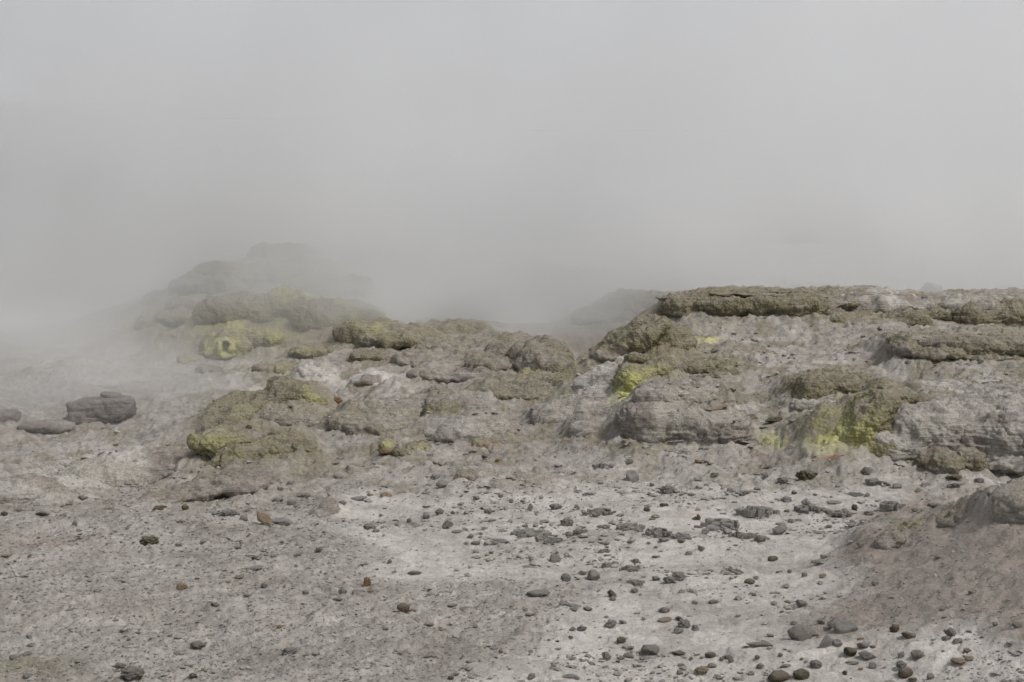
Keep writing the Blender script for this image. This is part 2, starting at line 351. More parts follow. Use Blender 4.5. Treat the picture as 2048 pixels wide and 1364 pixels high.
outcrop('low_mound', 'knobbly olive-brown hump right of the big left moss boulders', 'mound', [('x', [(750, 852, 180, 66, 19.0, .7), (695, 858, 90, 50, 18.9, .45), (805, 844, 100, 50, 19.4, .5)], O(MOSS, style=dict(moss=.85), moss=.55, pale=.5))])
outcrop('low_mound', 'rounded grey mound in the middle with a rusty moss brow', 'mound', [
    ('rock_body', [(925, 866, 170, 60, 18.7, .7), (985, 860, 60, 40, 18.6, .4)], O(BARE, style=dict(moss=.5, layer=.4), moss=.3, pale=.55)),
    ('moss_brow', [(885, 822, 66, 34, 19.4, .3), (872, 838, 46, 28, 19.1, .25)], O(MOSS, moss=.8, rust=[(880, 842, 30, 8, .5)]))])
outcrop('low_mound', 'low brown hump with thin white crust on its crest', 'mound', [('x', [(790, 815, 130, 36, 20.6, .6), (840, 806, 70, 28, 20.8, .4)], O(BARE, style=dict(moss=.6), moss=.5, pale=.5))])
outcrop('cracked_boulder', 'smooth grey boulder split by a vertical crack', 'boulder', [
    ('boulder_half', [(1163, 866, 58, 46, 18.0, .3, 3)], O(BARE, style=dict(rock=.5), moss=.08, pale=.4)),
    ('boulder_half', [(1204, 870, 36, 34, 18.05, .26, 3, -20)], O(BARE, style=dict(rock=.5), moss=.08, pale=.4)),
    ('rubble_foot', [(1150, 888, 50, 20, 17.6, .2), (1190, 890, 70, 18, 17.6, .2)], O(BARE, style=dict(moss=1, rock=1), moss=.5, rust=[(1140, 893, 20, 8, .5)]))])

# -- left moss boulders
outcrop('moss_boulder', 'big olive moss boulder sloping up to a rounded yellowish end at left', 'boulder', [('x', [(525, 818, 210, 62, 19.8, .6, 2.2, 24), (590, 802, 120, 76, 19.9, .6), (455, 850, 130, 52, 19.3, .5, 2.2, 26), (630, 806, 54, 54, 19.8, .4)], O(MOSS, hang=1, style=dict(moss=.6, rock=.5), moss=.95, sulf=[(630, 805, 26, 24, .35), (520, 830, 60, 20, .12)], pale=.1))])
outcrop('moss_boulder', 'grey-brown rounded boulder in front of the big sloping moss boulder', 'boulder', [('x', [(580, 842, 140, 44, 18.8, .5), (620, 850, 90, 40, 18.6, .4), (530, 852, 80, 30, 18.6, .4)], O(MOSS, hang=1, style=dict(moss=.9), moss=.6, pale=.45))])
outcrop('moss_boulder', 'lobed moss boulder with yellow overhanging left brow and dark hollow below', 'boulder', [
    ('overhanging_brow', [(430, 884, 96, 54, 17.2, .42), (475, 878, 120, 50, 17.4, .5)], O(MOSS, style=dict(moss=.55), moss=.9, hang=1, smooth=14, sulf=[(415, 878, 46, 26, .4)], pale=.15)),
    ('moss_body', [(500, 906, 160, 60, 17.1, .5), (552, 896, 120, 50, 17.2, .5), (475, 925, 120, 46, 16.9, .4), (612, 896, 50, 18, 16.9, .2), (484, 932, 80, 34, 16.7, .3), (545, 924, 100, 34, 16.8, .3), (440, 934, 60, 34, 16.8, .28)], O(MOSS, hang=1, moss=1.0, smooth=6, sulf=[(470, 890, 60, 30, .18)]))])
outcrop('earth_tongue', 'brown earth tongue sloping down below the lobed moss boulder', 'mound', [('x', [(400, 978, 170, 34, 15.6, .6, 2.2, 8), (490, 962, 130, 44, 15.8, .6), (330, 994, 90, 20, 15.0, .4)], O(BARE, style=dict(moss=.5, rock=.4), moss=.5, pale=.15))])
outcrop('dark_boulder', 'large dark flat-topped boulder standing in the misty basin', 'boulder', [
    ('boulder_body', [(206, 818, 126, 50, 23.3, .42, 4.5, 6), (168, 832, 60, 30, 23.2, .34, 3.5, 10)], dict(mat='boulder', fill=0, calm=.45, style=dict(rock=.5, layer=.4), moss=.08, pale=.1, smooth=2)),
    ('top_slab', [(222, 791, 38, 12, 23.3, .2, 3.4, -10)], dict(mat='boulder', fill=0, calm=.5, style=dict(rock=.5), moss=.05, pale=.1, smooth=2))])
outcrop('dark_boulder', 'smaller dark boulder cut by the frame edge at far left', 'boulder', [('x', [(8, 838, 56, 34, 22.9, .3, 4)], dict(mat='boulder', fill=0, calm=.5, style=dict(rock=.7), moss=.25, pale=.1, smooth=3))])
outcrop('dark_boulder', 'low flat dark rock lying between the two basin boulders', 'boulder', [('x', [(95, 853, 112, 24, 22.4, .35, 3)], dict(mat='boulder', fill=0, calm=.6, style=dict(rock=.6), moss=.1, pale=.3, smooth=3))])
outcrop('pale_mound', 'pale grey silt mound on the lip of the basin at left edge', 'mound', [('x', [(50, 985, 150, 56, 15.4, .5), (-30, 985, 120, 60, 15.4, .6), (110, 1000, 90, 30, 15.0, .4)], O(BARE, style=dict(rock=.5, layer=.3), moss=.12, pale=.6))])
outcrop('pale_mound', 'whitish silt bank with olive stains inside the steaming pit', 'mound', [('x', [(230, 952, 240, 60, 17.6, .7), (330, 935, 150, 60, 17.8, .6), (130, 950, 120, 40, 17.8, .5)], O(BARE, style=dict(rock=.5, moss=.2), moss=.3, pale=.9))])

# -- left hill
LH = 'mossy mounds on the misty left hill'
for lb, bl, op in (
    ('dark moss knob at the upper left shoulder of the misty hill', [(318, 602, 62, 36, 37, .6)], O(MOSS)),
    ('dark rounded moss knob right of the shoulder knob on the misty hill', [(378, 614, 92, 44, 36, .8)], O(MOSS)),
    ('oval olive moss cushion in the middle of the misty hill, left side', [(365, 642, 106, 38, 34.5, .7)], O(MOSS, sulf=[(365, 630, 50, 10, .2)])),
    ('small shaded moss lump below the shoulder of the misty hill', [(305, 652, 60, 40, 35, .6), (330, 640, 50, 30, 35, .5)], O(MOSS)),
    ('broad olive moss dome with pale yellow crest on the misty hill', [(490, 630, 200, 70, 35.2, 1.1, 2.8), (585, 622, 120, 66, 35.2, .9, 2.6, -5)], O(MOSS, calm=1.1, sulf=[(590, 596, 50, 8, .5)])),
    ('moss dome half hidden by the drifting steam column', [(645, 642, 120, 70, 34.8, .9, 2.7, -6), (715, 640, 100, 60, 35, .9, 2.6)], O(MOSS, calm=1.1, sulf=[(690, 640, 30, 30, .35)])),
    ('flat yellow-green moss step above the round vent mound', [(390, 668, 96, 24, 33, .6), (350, 672, 70, 22, 33, .5)], O(MOSS, sulf=[(390, 662, 60, 10, .35)])),
    ('long low olive moss hump left of the central flat', [(650, 706, 140, 28, 30.5, .7)], O(MOSS, sulf=[(640, 698, 60, 8, .3)])),
    ('low brown moss hump at the edge of the central flat', [(758, 714, 110, 24, 29.8, .6)], O(MOSS, moss=.85)),
):
    outcrop('moss_mound', lb, 'mound', [('x', bl, op)], LH)
outcrop('sulphur_vent', 'yellow-green mound with a round sulphur-rimmed hole on the misty hill', 'fumarole', [
    ('moss_mound', [(455, 694, 110, 56, 31, .7), (505, 680, 60, 44, 31.2, .5), (430, 706, 60, 40, 30.7, .5)], O(MOSS, hang=1, style=dict(moss=.6), moss=.9, sulf=[(450, 700, 40, 26, .9), (500, 668, 40, 10, .4)])),
    ('vent_rim', [(438, 694, 12, 30, 30.2, .16), (464, 697, 12, 24, 30.22, .16), (451, 712, 28, 9, 30.18, .16), (452, 681, 20, 7, 30.25, .16)], dict(hang=1, fill=0, calm=1.3, style=dict(moss=.6), moss=.1, sulf=[(450, 695, 60, 40, 1.2)], pale=0, vox=.03))])
outcrop('sulphur_lump', 'yellow sulphur lump above the round vent on the misty hill', 'sulphur mound', [('x', [(475, 666, 70, 16, 31.8, .4), (515, 664, 34, 22, 31.6, .35)], O(MOSS, style=dict(moss=.6), sulf=[(470, 662, 50, 14, .9)]))])
outcrop('sulphur_lump', 'olive-yellow lump right of the round vent on the misty hill', 'sulphur mound', [('x', [(548, 684, 46, 34, 31.2, .4), (560, 700, 30, 20, 31, .3)], O(MOSS, style=dict(moss=.8), sulf=[(550, 678, 26, 12, .5)]))])
outcrop('sulphur_lump', 'small hollow yellow lump at the foot of the misty hill', 'sulphur mound', [('x', [(378, 722, 40, 30, 30, .3)], O(MOSS, style=dict(moss=.8), sulf=[(372, 720, 20, 16, .7)]))])
outcrop('sulphur_lump', 'yellow-brown ledge with dark hollow beside the white silica rock', 'sulphur mound', [('x', [(540, 742, 60, 30, 28.3, .4), (572, 738, 60, 30, 28.3, .4), (585, 748, 40, 26, 28.1, .3)], O(MOSS, style=dict(moss=.7), moss=.8, sulf=[(540, 738, 30, 12, .7), (575, 745, 20, 12, .4)]))])
outcrop('silica_rock', 'whitish pitted silica rock with brown crack at the pool edge', 'rock', [('x', [(622, 748, 70, 46, 27.2, .5), (650, 755, 50, 30, 27, .4)], O(BARE, style=dict(rock=1.0), moss=.1, pale=1.0, skirt=1.8))])
outcrop('silica_mound', 'smooth white silica mound on the central flat', 'mound', [('x', [(745, 760, 90, 30, 25.4, .6), (800, 766, 90, 22, 25.2, .6)], O(BARE, style=dict(rock=.3), moss=.05, pale=1.2, skirt=2.4))])
outcrop('hill_summit', 'dim terraced summit of the left hill dissolving in steam', 'rock outcrop', [('x', [(570, 520, 140, 60, 41.5, 1.4), (490, 552, 190, 56, 39.5, 1.8), (590, 552, 190, 70, 40, 2.0), (415, 578, 130, 40, 37.8, 1.3), (660, 580, 150, 50, 38.5, 1.5)], O(MOSS, calm=1.1, style=dict(moss=.5, layer=1.4, rock=.6), moss=.9, sulf=[(480, 555, 40, 20, .4)]))])
outcrop('dark_stone', 'dark wedge-shaped stone lying in the mist below the round vent', 'rock', [('x', [(420, 744, 52, 22, 28.4, .25, 2.8, -8), (402, 738, 26, 18, 28.5, .2, 2.6, 15)], dict(mat='boulder', fill=0, style=dict(rock=.7), moss=.05, pale=.1, smooth=2))])
for lb, bl in (('pale rubble hummock far left in the misty basin', [(130, 742, 130, 36, 27.5, .7), (90, 750, 80, 26, 27.5, .5)]),
               ('faint pale hummock behind the large dark boulder', [(200, 768, 120, 24, 25.5, .5), (250, 760, 70, 20, 25.8, .5)]),
               ('pale silt swell in front of the dark wedge stone', [(400, 765, 90, 22, 27, .5), (450, 760, 60, 18, 27.2, .5)])):
    outcrop('pale_mound', lb, 'mound', [('x', bl, O(BARE, style=dict(rock=1.0), moss=.1, pale=.7, skirt=2.4))], 'pale hummocks in the misty basin')
# -- sulphur crumbs and crusty clumps of the middle ground
for lb, bl, op in (
    ('knobbly sulphur-tipped clump below the olive-brown hump', [(776, 893, 32, 18, 16.8, .12), (795, 904, 34, 20, 16.6, .14), (770, 902, 24, 12, 16.6, .1)], O(MOSS, sulf=[(776, 890, 16, 8, .5)], rust=[(770, 902, 12, 6, .5)])),
    ('greenish yellow crumbly clump right of the sulphur-tipped clump', [(832, 898, 40, 22, 16.8, .14), (848, 892, 22, 14, 16.9, .1), (818, 906, 20, 12, 16.6, .1)], O(MOSS, sulf=[(840, 892, 26, 10, .65)])),
    ('crumbly tan clump with rusty hollow in the middle ground', [(962, 890, 40, 24, 16.8, .15), (1005, 886, 52, 24, 16.9, .18), (985, 884, 30, 16, 16.9, .14)], O(MOSS, moss=.55, rust=[(990, 896, 36, 7, .9)], sulf=[(950, 885, 14, 8, .3)])),
    ('half-buried grey rock with faint yellow moss in front of the middle mounds', [(940, 950, 66, 30, 15.2, .22), (915, 955, 30, 20, 15.2, .14), (968, 945, 40, 22, 15.4, .2)], O(BARE, style=dict(rock=1, moss=.4), moss=.3, sulf=[(918, 945, 14, 8, .35)])),
    ('low grey crust hump above the flat, below the crumbly clump', [(1010, 975, 70, 26, 14.8, .25), (1060, 962, 80, 26, 15.1, .3)], O(BARE, style=dict(moss=.5), moss=.45, pale=.5)),
    ('pale grey half-buried slab left of the long tan stone', [(660, 1020, 46, 36, 13.7, .14, 2.2, -30), (640, 1028, 40, 20, 13.6, .14)], O(BARE, style=dict(rock=.7), moss=.15, pale=.35)),
):
    outcrop('crust_clump', lb, 'rock', [('x', bl, op)])
# -- lip of the brown mound at lower right
for lb, bl, op in (
    ('cracked brown lip stone on the rim of the reddish mound', [(1775, 1078, 66, 30, 11.2, .16, 2.6, 20), (1745, 1094, 40, 20, 11.25, .12)], O(BARE, style=dict(rock=.8, moss=.4), moss=.5, pale=.2)),
    ('olive crusty clump higher along the reddish mound rim', [(1838, 1056, 66, 28, 11.2, .16), (1812, 1066, 34, 20, 11.15, .12)], O(MOSS, moss=.7, sulf=[(1830, 1052, 20, 8, .25)])),
    ('dark crumbly clump where the reddish mound meets the boulder', [(1950, 1034, 70, 38, 11.05, .2), (1900, 1046, 54, 22, 11.1, .14), (1922, 1040, 40, 28, 11.05, .12)], O(MOSS, moss=.6)),
    ('rounded striated boulder cut by the frame at the right rim', [(2040, 1020, 110, 74, 10.9, .3), (2085, 1010, 90, 80, 10.9, .3), (2060, 992, 60, 34, 11, .2)], O(BARE, style=dict(moss=.4, layer=.6), moss=.5, pale=.5, sulf=[(2040, 985, 20, 8, .2)])),
):
    outcrop('rim_rock', lb, 'rock', [('x', bl, op)])

# ground banked up behind and at the foot of the outcrops, so that ledges step and mounds sit in their slope
FX = np.linspace(-32, 32, 1281); FY = np.linspace(3, 75, 1441)
def up2(Zc):
    i = np.clip((FX - GX[0]) / (GX[1] - GX[0]), 0, len(GX) - 1.001); a = i.astype(int); f = i - a
    T = Zc[:, a] * (1 - f) + Zc[:, a + 1] * f
    j = np.clip((FY - GY[0]) / (GY[1] - GY[0]), 0, len(GY) - 1.001); a = j.astype(int); f = (j - a)[:, None]
    return T[a] * (1 - f) + T[a + 1] * f
FZ = up2(GZ)
def photo_xy(x, y, z):                           # where a world point falls in the photograph (used only to lay out surface zones)
    d = y * CP_ - (z - HC) * SP_
    up = y * SP_ + (z - HC) * CP_
    return 1024 + FPX * x / d, 682 - FPX * up / d
def blob(px, py, cx, cy_, rx, ry):
    return np.exp(-(((px - cx) / rx) ** 2 + ((py - cy_) / ry) ** 2))
FXX, FYY = np.meshgrid(FX, FY)
pX, pY = photo_xy(FXX, FYY, FZ)
for (cx, cy_, rx, ry, s_) in ((930, 835, 320, 75, .17), (1520, 800, 120, 70, .08), (560, 850, 150, 70, .12), (520, 660, 260, 50, .15)):
    FZ -= s_ * blob(pX, pY, cx, cy_, rx, ry)
def first_hit(px, py):
    D = np.arange(7, 55, .05); a, dy, dz = ray(px, py)
    x, z = a * D / dy, HC + dz * D / dy
    i = np.clip(((x - FX[0]) / (FX[1] - FX[0])).astype(int), 0, len(FX) - 1); j = np.clip(((D - FY[0]) / (FY[1] - FY[0])).astype(int), 0, len(FY) - 1)
    hit = FZ[j, i] >= z
    return float(D[np.argmax(hit)]) if hit.any() else None
for q, (nm, lb, ct, parts, gp) in enumerate(PENDING):                # stand every outcrop on the ground its foot is seen on
    if nm in ('far_hump', 'distant_rock') or parts[0][2].get('pin'): continue
    low = max((b for _, bl, op in parts if 'plate' not in op for b in bl), key=lambda b: b[1] + .45 * b[3])
    Dg_ = first_hit(min(max(low[0], -250), 2250), low[1] + .45 * low[3])
    if Dg_ is None: continue
    sh = float(np.clip(Dg_ + .72 * low[5] - low[4], -3.2, 3.0))
    PENDING[q] = (nm, lb, ct, [(pn, [b[:4] + (b[4] + sh,) + b[5:] for b in bl], op) for pn, bl, op in parts], gp)
F0 = FZ.copy(); FM = np.zeros_like(FZ)
for _n, _l, _c, parts, _g in PENDING:
    for nm, bl, op in parts:
        fl = op.get('fill', 1.0)
        if not fl: continue
        sk = min(op.get('skirt', .4), .45) if op.get('skirt', 0) < 1.7 else op['skirt']
        for b in bl:
            c = at(b[0], b[1], b[4]); sx = b[2] / 2 * b[4] / FPX; sz = b[3] / 2 * b[4] / FPX; sy = b[5]
            L = max(1.0, 2.2 * sy)
            i0, i1 = np.searchsorted(FX, [c[0] - 1.9 * sx, c[0] + 1.9 * sx]); j0, j1 = np.searchsorted(FY, [c[1] - (sk + .6) * sy, c[1] + sy + 1.3 * L])
            if i1 <= i0 or j1 <= j0: continue
            xx, yy = FXX[j0:j1, i0:i1], FYY[j0:j1, i0:i1]
            u = np.abs(xx - c[0]) / sx; v = yy - c[1]
            W = (1 - sstep(.55, 1.7, u)) * sstep(-(sk + .1) * sy, .15 * sy, v) * (1 - sstep(.7 * sy, sy + L * 1.3, v))
            hang = op.get('hang', 0)
            i0, i1 = np.searchsorted(FX, [c[0] - 2.3 * sx, c[0] + 2.3 * sx]); k0, k1 = np.searchsorted(FY, [c[1] - 2.5 * sy - .3, c[1] + 1.6 * sy])
            if i1 > i0 and k1 > k0:
                cur = F0[k0:k1, i0:i1]; vv = FYY[k0:k1, i0:i1] - c[1]; uu = np.abs(FXX[k0:k1, i0:i1] - c[0]) / sx
                q = np.clip((vv + 2.4 * sy + .25) / (1.7 * sy + .25), 0, 1)
                tt = c[2] + sz * (-.6 if hang else -.28)
                FZ[k0:k1, i0:i1] = np.maximum(FZ[k0:k1, i0:i1], cur + np.maximum(tt - cur, 0) * q ** 1.8 * (1 - sstep(.5, 2.2, uu)) * (1 - sstep(.8 * sy, 1.6 * sy, vv)))
            i0, i1 = np.searchsorted(FX, [c[0] - 1.9 * sx, c[0] + 1.9 * sx])
            if op.get('moss', 0) > .5:
                j2 = np.searchsorted(FY, c[1] + sy + .8)
                ux, vy = np.abs(FXX[j0:j2, i0:i1] - c[0]) / sx, FYY[j0:j2, i0:i1] - c[1]
                FM[j0:j2, i0:i1] = np.maximum(FM[j0:j2, i0:i1], op['moss'] * (1 - sstep(.8, 1.55, ux)) * sstep(-1.15 * sy, -.2 * sy, vy) * (1 - .75 * sstep(.1 * sy, sy + .5, vy)) * (1 - sstep(sy + .2, sy + .8, vy)))
            tgt = c[2] + .88 * sz - .02
            cur = F0[j0:j1, i0:i1]
            FZ[j0:j1, i0:i1] = np.maximum(FZ[j0:j1, i0:i1], cur + np.maximum(tgt - cur, 0) * W * fl)
for (x0, y0, x1, y1, r_, dp) in ((1.02, 21.6, 1.35, 25.5, .34, .45), (1.35, 25.5, 2.1, 32, .5, .65)):
    t_ = np.clip(((FXX - x0) * (x1 - x0) + (FYY - y0) * (y1 - y0)) / ((x1 - x0) ** 2 + (y1 - y0) ** 2), 0, 1)
    FZ -= dp * np.exp(-((FXX - x0 - t_ * (x1 - x0)) ** 2 + (FYY - y0 - t_ * (y1 - y0)) ** 2) / r_ ** 2)        # washed-out gullies
for _ in range(2):
    FZ[1:-1] = (FZ[:-2] + 2 * FZ[1:-1] + FZ[2:]) / 4; FZ[:, 1:-1] = (FZ[:, :-2] + 2 * FZ[:, 1:-1] + FZ[:, 2:]) / 4
def base_z(x, y):
    u = np.clip((x - FX[0]) / (FX[1] - FX[0]), 0, len(FX) - 1.001); v = np.clip((y - FY[0]) / (FY[1] - FY[0]), 0, len(FY) - 1.001)
    i, j = u.astype(int), v.astype(int); fu, fv = u - i, v - j
    z = (FZ[j, i] * (1 - fu) + FZ[j, i + 1] * fu) * (1 - fv) + (FZ[j + 1, i] * (1 - fu) + FZ[j + 1, i + 1] * fu) * fv
    far = sstep(58, 75, np.hypot(x * .8, y))
    return z * (1 - far) + .3 * far
def zones(x, y):
    z = base_z(x, y)
    px, py = photo_xy(x, y, z)
    w = fbm2(x, y, .8, 4, 91); w2 = fbm2(x, y, 2.6, 4, 71)
    flat = sstep(-60, 60, py - 965 + 25 * w)                                      # sinter flat in front
    edge = px - (1330 - (py - 1000) * 1.05 + 60 * np.sin(py / 60.0))              # pale sheet lies right of this line
    edge2 = px - (760 + (1150 - py) * -.9)
    pale = flat * np.clip(sstep(-90, 90, edge + 70 * w), 0, 1)
    pale = np.maximum(pale, flat * sstep(1185, 1130, py + 30 * w) * sstep(620, 760, px + 60 * w) * .9)
    gravel = flat * (1 - pale)
    mound = flat * sstep(-50, 90, (px - 1700) + (py - 1080) * .55 + 60 * w) * sstep(1330, 1240, py + .05 * (px - 1600) + 30 * w2) * sstep(995, 1040, py + (px - 1750) * .19)
    pale = pale * (1 - .92 * mound)
    return px, py, w, w2, flat, pale, gravel, mound
def relief(x, y, full=True):
    px, py, w, w2, flat, pale, gravel, mound = zones(x, y)
    rough = 1 - flat * .85
    near = sstep(75, 55, np.hypot(x * .8, y))
    h = .05 * rough * fbm2(x, y, .55, 3, 5)
    lump = 1 - np.clip(worley2(x + .3 * w, y + .3 * w2, .9, 3), 0, 1)
    h += rough * .06 * (lump ** 1.5 - .3)
    h += rough * .035 * (np.abs(fbm2(x, y, 1.1, 3, 15)) - .35)
    zt = (base_z(x, y) + .05 * w + .03 * w2) / .075
    h += rough * .030 * (zt - np.floor(zt) - .5) * sstep(-.3, .3, fbm2(x, y, 1.0, 3, 77))
    rg = 1 - np.abs(fbm2(x + .15 * w2, y, 1.9, 3, 101)); h += rough * .050 * (rg ** 3 - .35)
    fi = fbm2(x, y * 1.4, 1.3, 4, 111); h -= (.055 * rough + .008 * flat) * np.exp(-(fi / .022) ** 2)
    # crust: thin sheets with broken edges
    c = fbm2(x * .75, y * 1.25, 1.1, 5, 33, .55)
    h += (.016 + .022 * rough) * (sstep(-.02, .06, c) - .5)
    c2 = fbm2(x * .7, y * 1.3, 2.6, 4, 43, .55)
    h += .011 * sstep(.15, .21, c2) * (1 - mound)
    h += .018 * flat * fbm2(x, y, .9, 3, 51)
    h += mound * (.045 * fbm2(x, y, 1.6, 4, 61, .55) + .03 * (np.abs(fbm2(x * .6 + y * .5, y, 2.4, 3, 65)) - .3))
    if full:
        h += (.010 + .012 * rough - .005 * pale) * fbm2(x, y, 9, 3, 25, .6)
        pit = 1 - np.clip(worley2(x, y, 14, 9), 0, 1)
        h += (.010 * gravel + .012 * rough + .004) * (pit - .4)
        h += .006 * (gravel + .5 * rough) * fbm2(x, y, 34, 2, 29)
    return h * near
def table(T, x, y):
    i = np.clip(np.round((x - FX[0]) / (FX[1] - FX[0])), 0, len(FX) - 1).astype(int); j = np.clip(np.round((y - FY[0]) / (FY[1] - FY[0])), 0, len(FY) - 1).astype(int)
    return T[j, i]
def ground_z(x, y, full=True):
    x = np.atleast_1d(np.asarray(x, float)); y = np.atleast_1d(np.asarray(y, float))
    return base_z(x, y) + relief(x, y, full)
def on_ground(px, py):                           # first ground point seen through a photograph pixel
    D = np.concatenate([np.arange(6, 30, .02), np.arange(30, 60, .1)])
    a, dy, dz = ray(px, py)
    x, z = a * D / dy, HC + dz * D / dy
    g = ground_z(x, D, False)
    k = np.argmax(g >= z)
    if g[k] < z[k]: k = len(D) - 1
    return float(x[k]), float(D[k])

def mesh_obj(name, v, f, mat, parent=None, smooth=True, attrs=None):
    me = bpy.data.meshes.new(name)
    v = np.ascontiguousarray(v, np.float32); f = np.ascontiguousarray(f, np.int32)
    k = f.shape[1]
    me.vertices.add(len(v)); me.vertices.foreach_set('co', v.ravel())
    me.loops.add(f.size); me.loops.foreach_set('vertex_index', f.ravel())
    me.polygons.add(len(f)); me.polygons.foreach_set('loop_start', np.arange(0, f.size, k, dtype=np.int32))
    me.update(calc_edges=True)
    me.polygons.foreach_set('use_smooth', np.full(len(f), smooth))
    for nm, arr in (attrs or {}).items():
        a = me.attributes.new(nm, 'FLOAT', 'POINT'); a.data.foreach_set('value', np.ascontiguousarray(arr, np.float32))
    me.materials.append(M[mat] if isinstance(mat, str) else mat)
    o = bpy.data.objects.new(name, me); COL.objects.link(o)
    if parent: o.parent = parent
    return o
def tag(o, label=None, cat=None, group=None, kind=None):
    if label: o['label'] = label
    if cat: o['category'] = cat
    if group: o['group'] = group
    if kind: o['kind'] = kind
    return o

# ground sheet: rows of growing distance, columns fanning out from the viewpoint
rows = np.concatenate([np.linspace(3.0, 7.6, 24, endpoint=False), np.arange(7.6, 12.5, .021), np.arange(12.5, 30, .037), np.arange(30, 50, .11), np.arange(50, 75, .6),
                       np.geomspace(75, 900, 30)])
inn = np.linspace(-.375, .375, 700)
cols = np.concatenate([-np.geomspace(1.6, .378, 70), inn, np.geomspace(.378, 1.6, 70)])
Dg, Ag = np.meshgrid(rows, cols, indexing='ij')
X, Y = (Ag * Dg).ravel(), Dg.ravel()
Z = ground_z(X, Y)
px, py, w, w2, flat, pale, gravel, mound = zones(X, Y)
back = 1 - flat
pale_a = np.clip(pale * (.75 + .35 * w2), 0, 1)
pale_a = np.maximum(pale_a, back * .28 * sstep(.1, .65, w2 + .5 * w - .1))
for (cx, cy_, rx, ry, s) in ((1700, 735, 170, 40, .5), (1950, 800, 170, 60, .5), (1210, 780, 60, 40, .7), (770, 765, 90, 30, .8), (650, 765, 80, 25, .8), (230, 940, 190, 45, .75), (520, 785, 90, 18, .7),
                             (1480, 650, 90, 25, .35), (1500, 800, 70, 50, .4), (150, 720, 160, 40, .6)):
    pale_a = np.maximum(pale_a, s * blob(px, py, cx, cy_, rx, ry) * (.8 + .4 * w2))
pale_a = np.maximum(pale_a, gravel * (.24 + .22 * w2))
brown_a = np.clip(mound * (.85 + .3 * w) + .14 * gravel * sstep(-.2, .6, w), 0, 1)
for (cx, cy_, rx, ry, s) in ((430, 975, 140, 40, .7), (100, 1085, 140, 16, .8), (420, 1060, 90, 20, .6), (1380, 690, 120, 22, .6), (1650, 690, 140, 20, .4), (930, 740, 220, 50, .55), (1050, 960, 130, 25, .5), (500, 860, 130, 60, .5), (140, 880, 220, 30, .5), (60, 1010, 300, 14, .7)):
    brown_a = np.maximum(brown_a, s * blob(px, py, cx, cy_, rx, ry) * (.8 + .4 * w))
moss_a = back * .55 * sstep(.1, .6, -w2 + .4 * w)
for (cx, cy_, rx, ry, s) in ((520, 640, 260, 60, .8), (1250, 700, 90, 60, .8), (560, 540, 200, 60, .7), (40, 1335, 90, 25, .5), (1430, 640, 90, 20, .4), (1700, 850, 70, 46, .95)):
    moss_a = np.maximum(moss_a, s * blob(px, py, cx, cy_, rx, ry))
moss_a = np.maximum(moss_a, table(FM, X, Y) * sstep(-.8, .05, w2 + .5 * w + .15) * .95)
pale_a *= 1 - .6 * moss_a
sulf_a = np.zeros_like(X)
for (cx, cy_, rx, ry, s) in ((1412, 677, 24, 6, .9), (1548, 885, 40, 12, .6), (1650, 895, 30, 14, .5), (310, 690, 30, 10, .3), (1000, 1115, 30, 6, .25), (480, 665, 110, 26, .5), (600, 600, 60, 12, .5), (690, 640, 40, 30, .4), (340, 650, 60, 16, .3), (1250, 785, 30, 30, .7), (1658, 862, 46, 42, .7), (1085, 750, 50, 14, .4), (720, 828, 40, 8, .5), (530, 745, 50, 12, .4), (40, 1345, 80, 14, .25)):
    sulf_a = np.maximum(sulf_a, s * blob(px, py, cx, cy_, rx, ry) * sstep(-.5, .3, w2))
rust_a = np.zeros_like(X)
for (cx, cy_, rx, ry, s) in ((1665, 918, 26, 8, .9), (990, 897, 40, 8, .6), (1650, 965, 70, 10, .35), (1520, 915, 25, 10, .3), (60, 1090, 70, 8, .4)):
    rust_a = np.maximum(rust_a, s * blob(px, py, cx, cy_, rx, ry) * sstep(-.4, .4, w2))
pale_a = np.maximum(pale_a, .75 * sstep(38, 46, Y))  # far ground coloured pale to brighten the steam above the ridge
inside = ((Y < 75)).astype(float)
nr, nc = Dg.shape
idx = np.arange(nr * nc).reshape(nr, nc)
F = np.stack([idx[:-1, :-1], idx[:-1, 1:], idx[1:, 1:], idx[1:, :-1]], -1).reshape(-1, 4)
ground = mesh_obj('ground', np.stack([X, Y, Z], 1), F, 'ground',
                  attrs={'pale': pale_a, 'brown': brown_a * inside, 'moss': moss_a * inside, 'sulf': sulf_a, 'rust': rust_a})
tag(ground, 'grey and pale sinter ground with brown patches and crust', None, None, 'structure')

# far hillside half lost in the steam
hx = np.linspace(-70, -8, 90); hy = np.linspace(0, 1, 40)
HX, HT = np.meshgrid(hx, hy)
hyy = 84 + 22 * HT + .0 * HX
top = 11.6 * sstep(-8, -20, HX) * (1 + .06 * fbm2(HX.ravel(), HT.ravel() * 20, .12, 4, 3).reshape(HX.shape))
hz = -.5 + (top + .5) * sstep(0, .75, HT) + .9 * fbm2(HX.ravel(), hyy.ravel(), .35, 4, 8).reshape(HX.shape) * sstep(0, .3, HT)
ii = np.arange(HX.size).reshape(HX.shape)
hf = np.stack([ii[:-1, :-1], ii[:-1, 1:], ii[1:, 1:], ii[1:, :-1]], -1).reshape(-1, 4)
hill = mesh_obj('hill', np.stack([HX.ravel(), hyy.ravel(), hz.ravel()], 1), hf, 'far')
tag(hill, 'dark far hillside fading into the steam', None, None, 'structure')

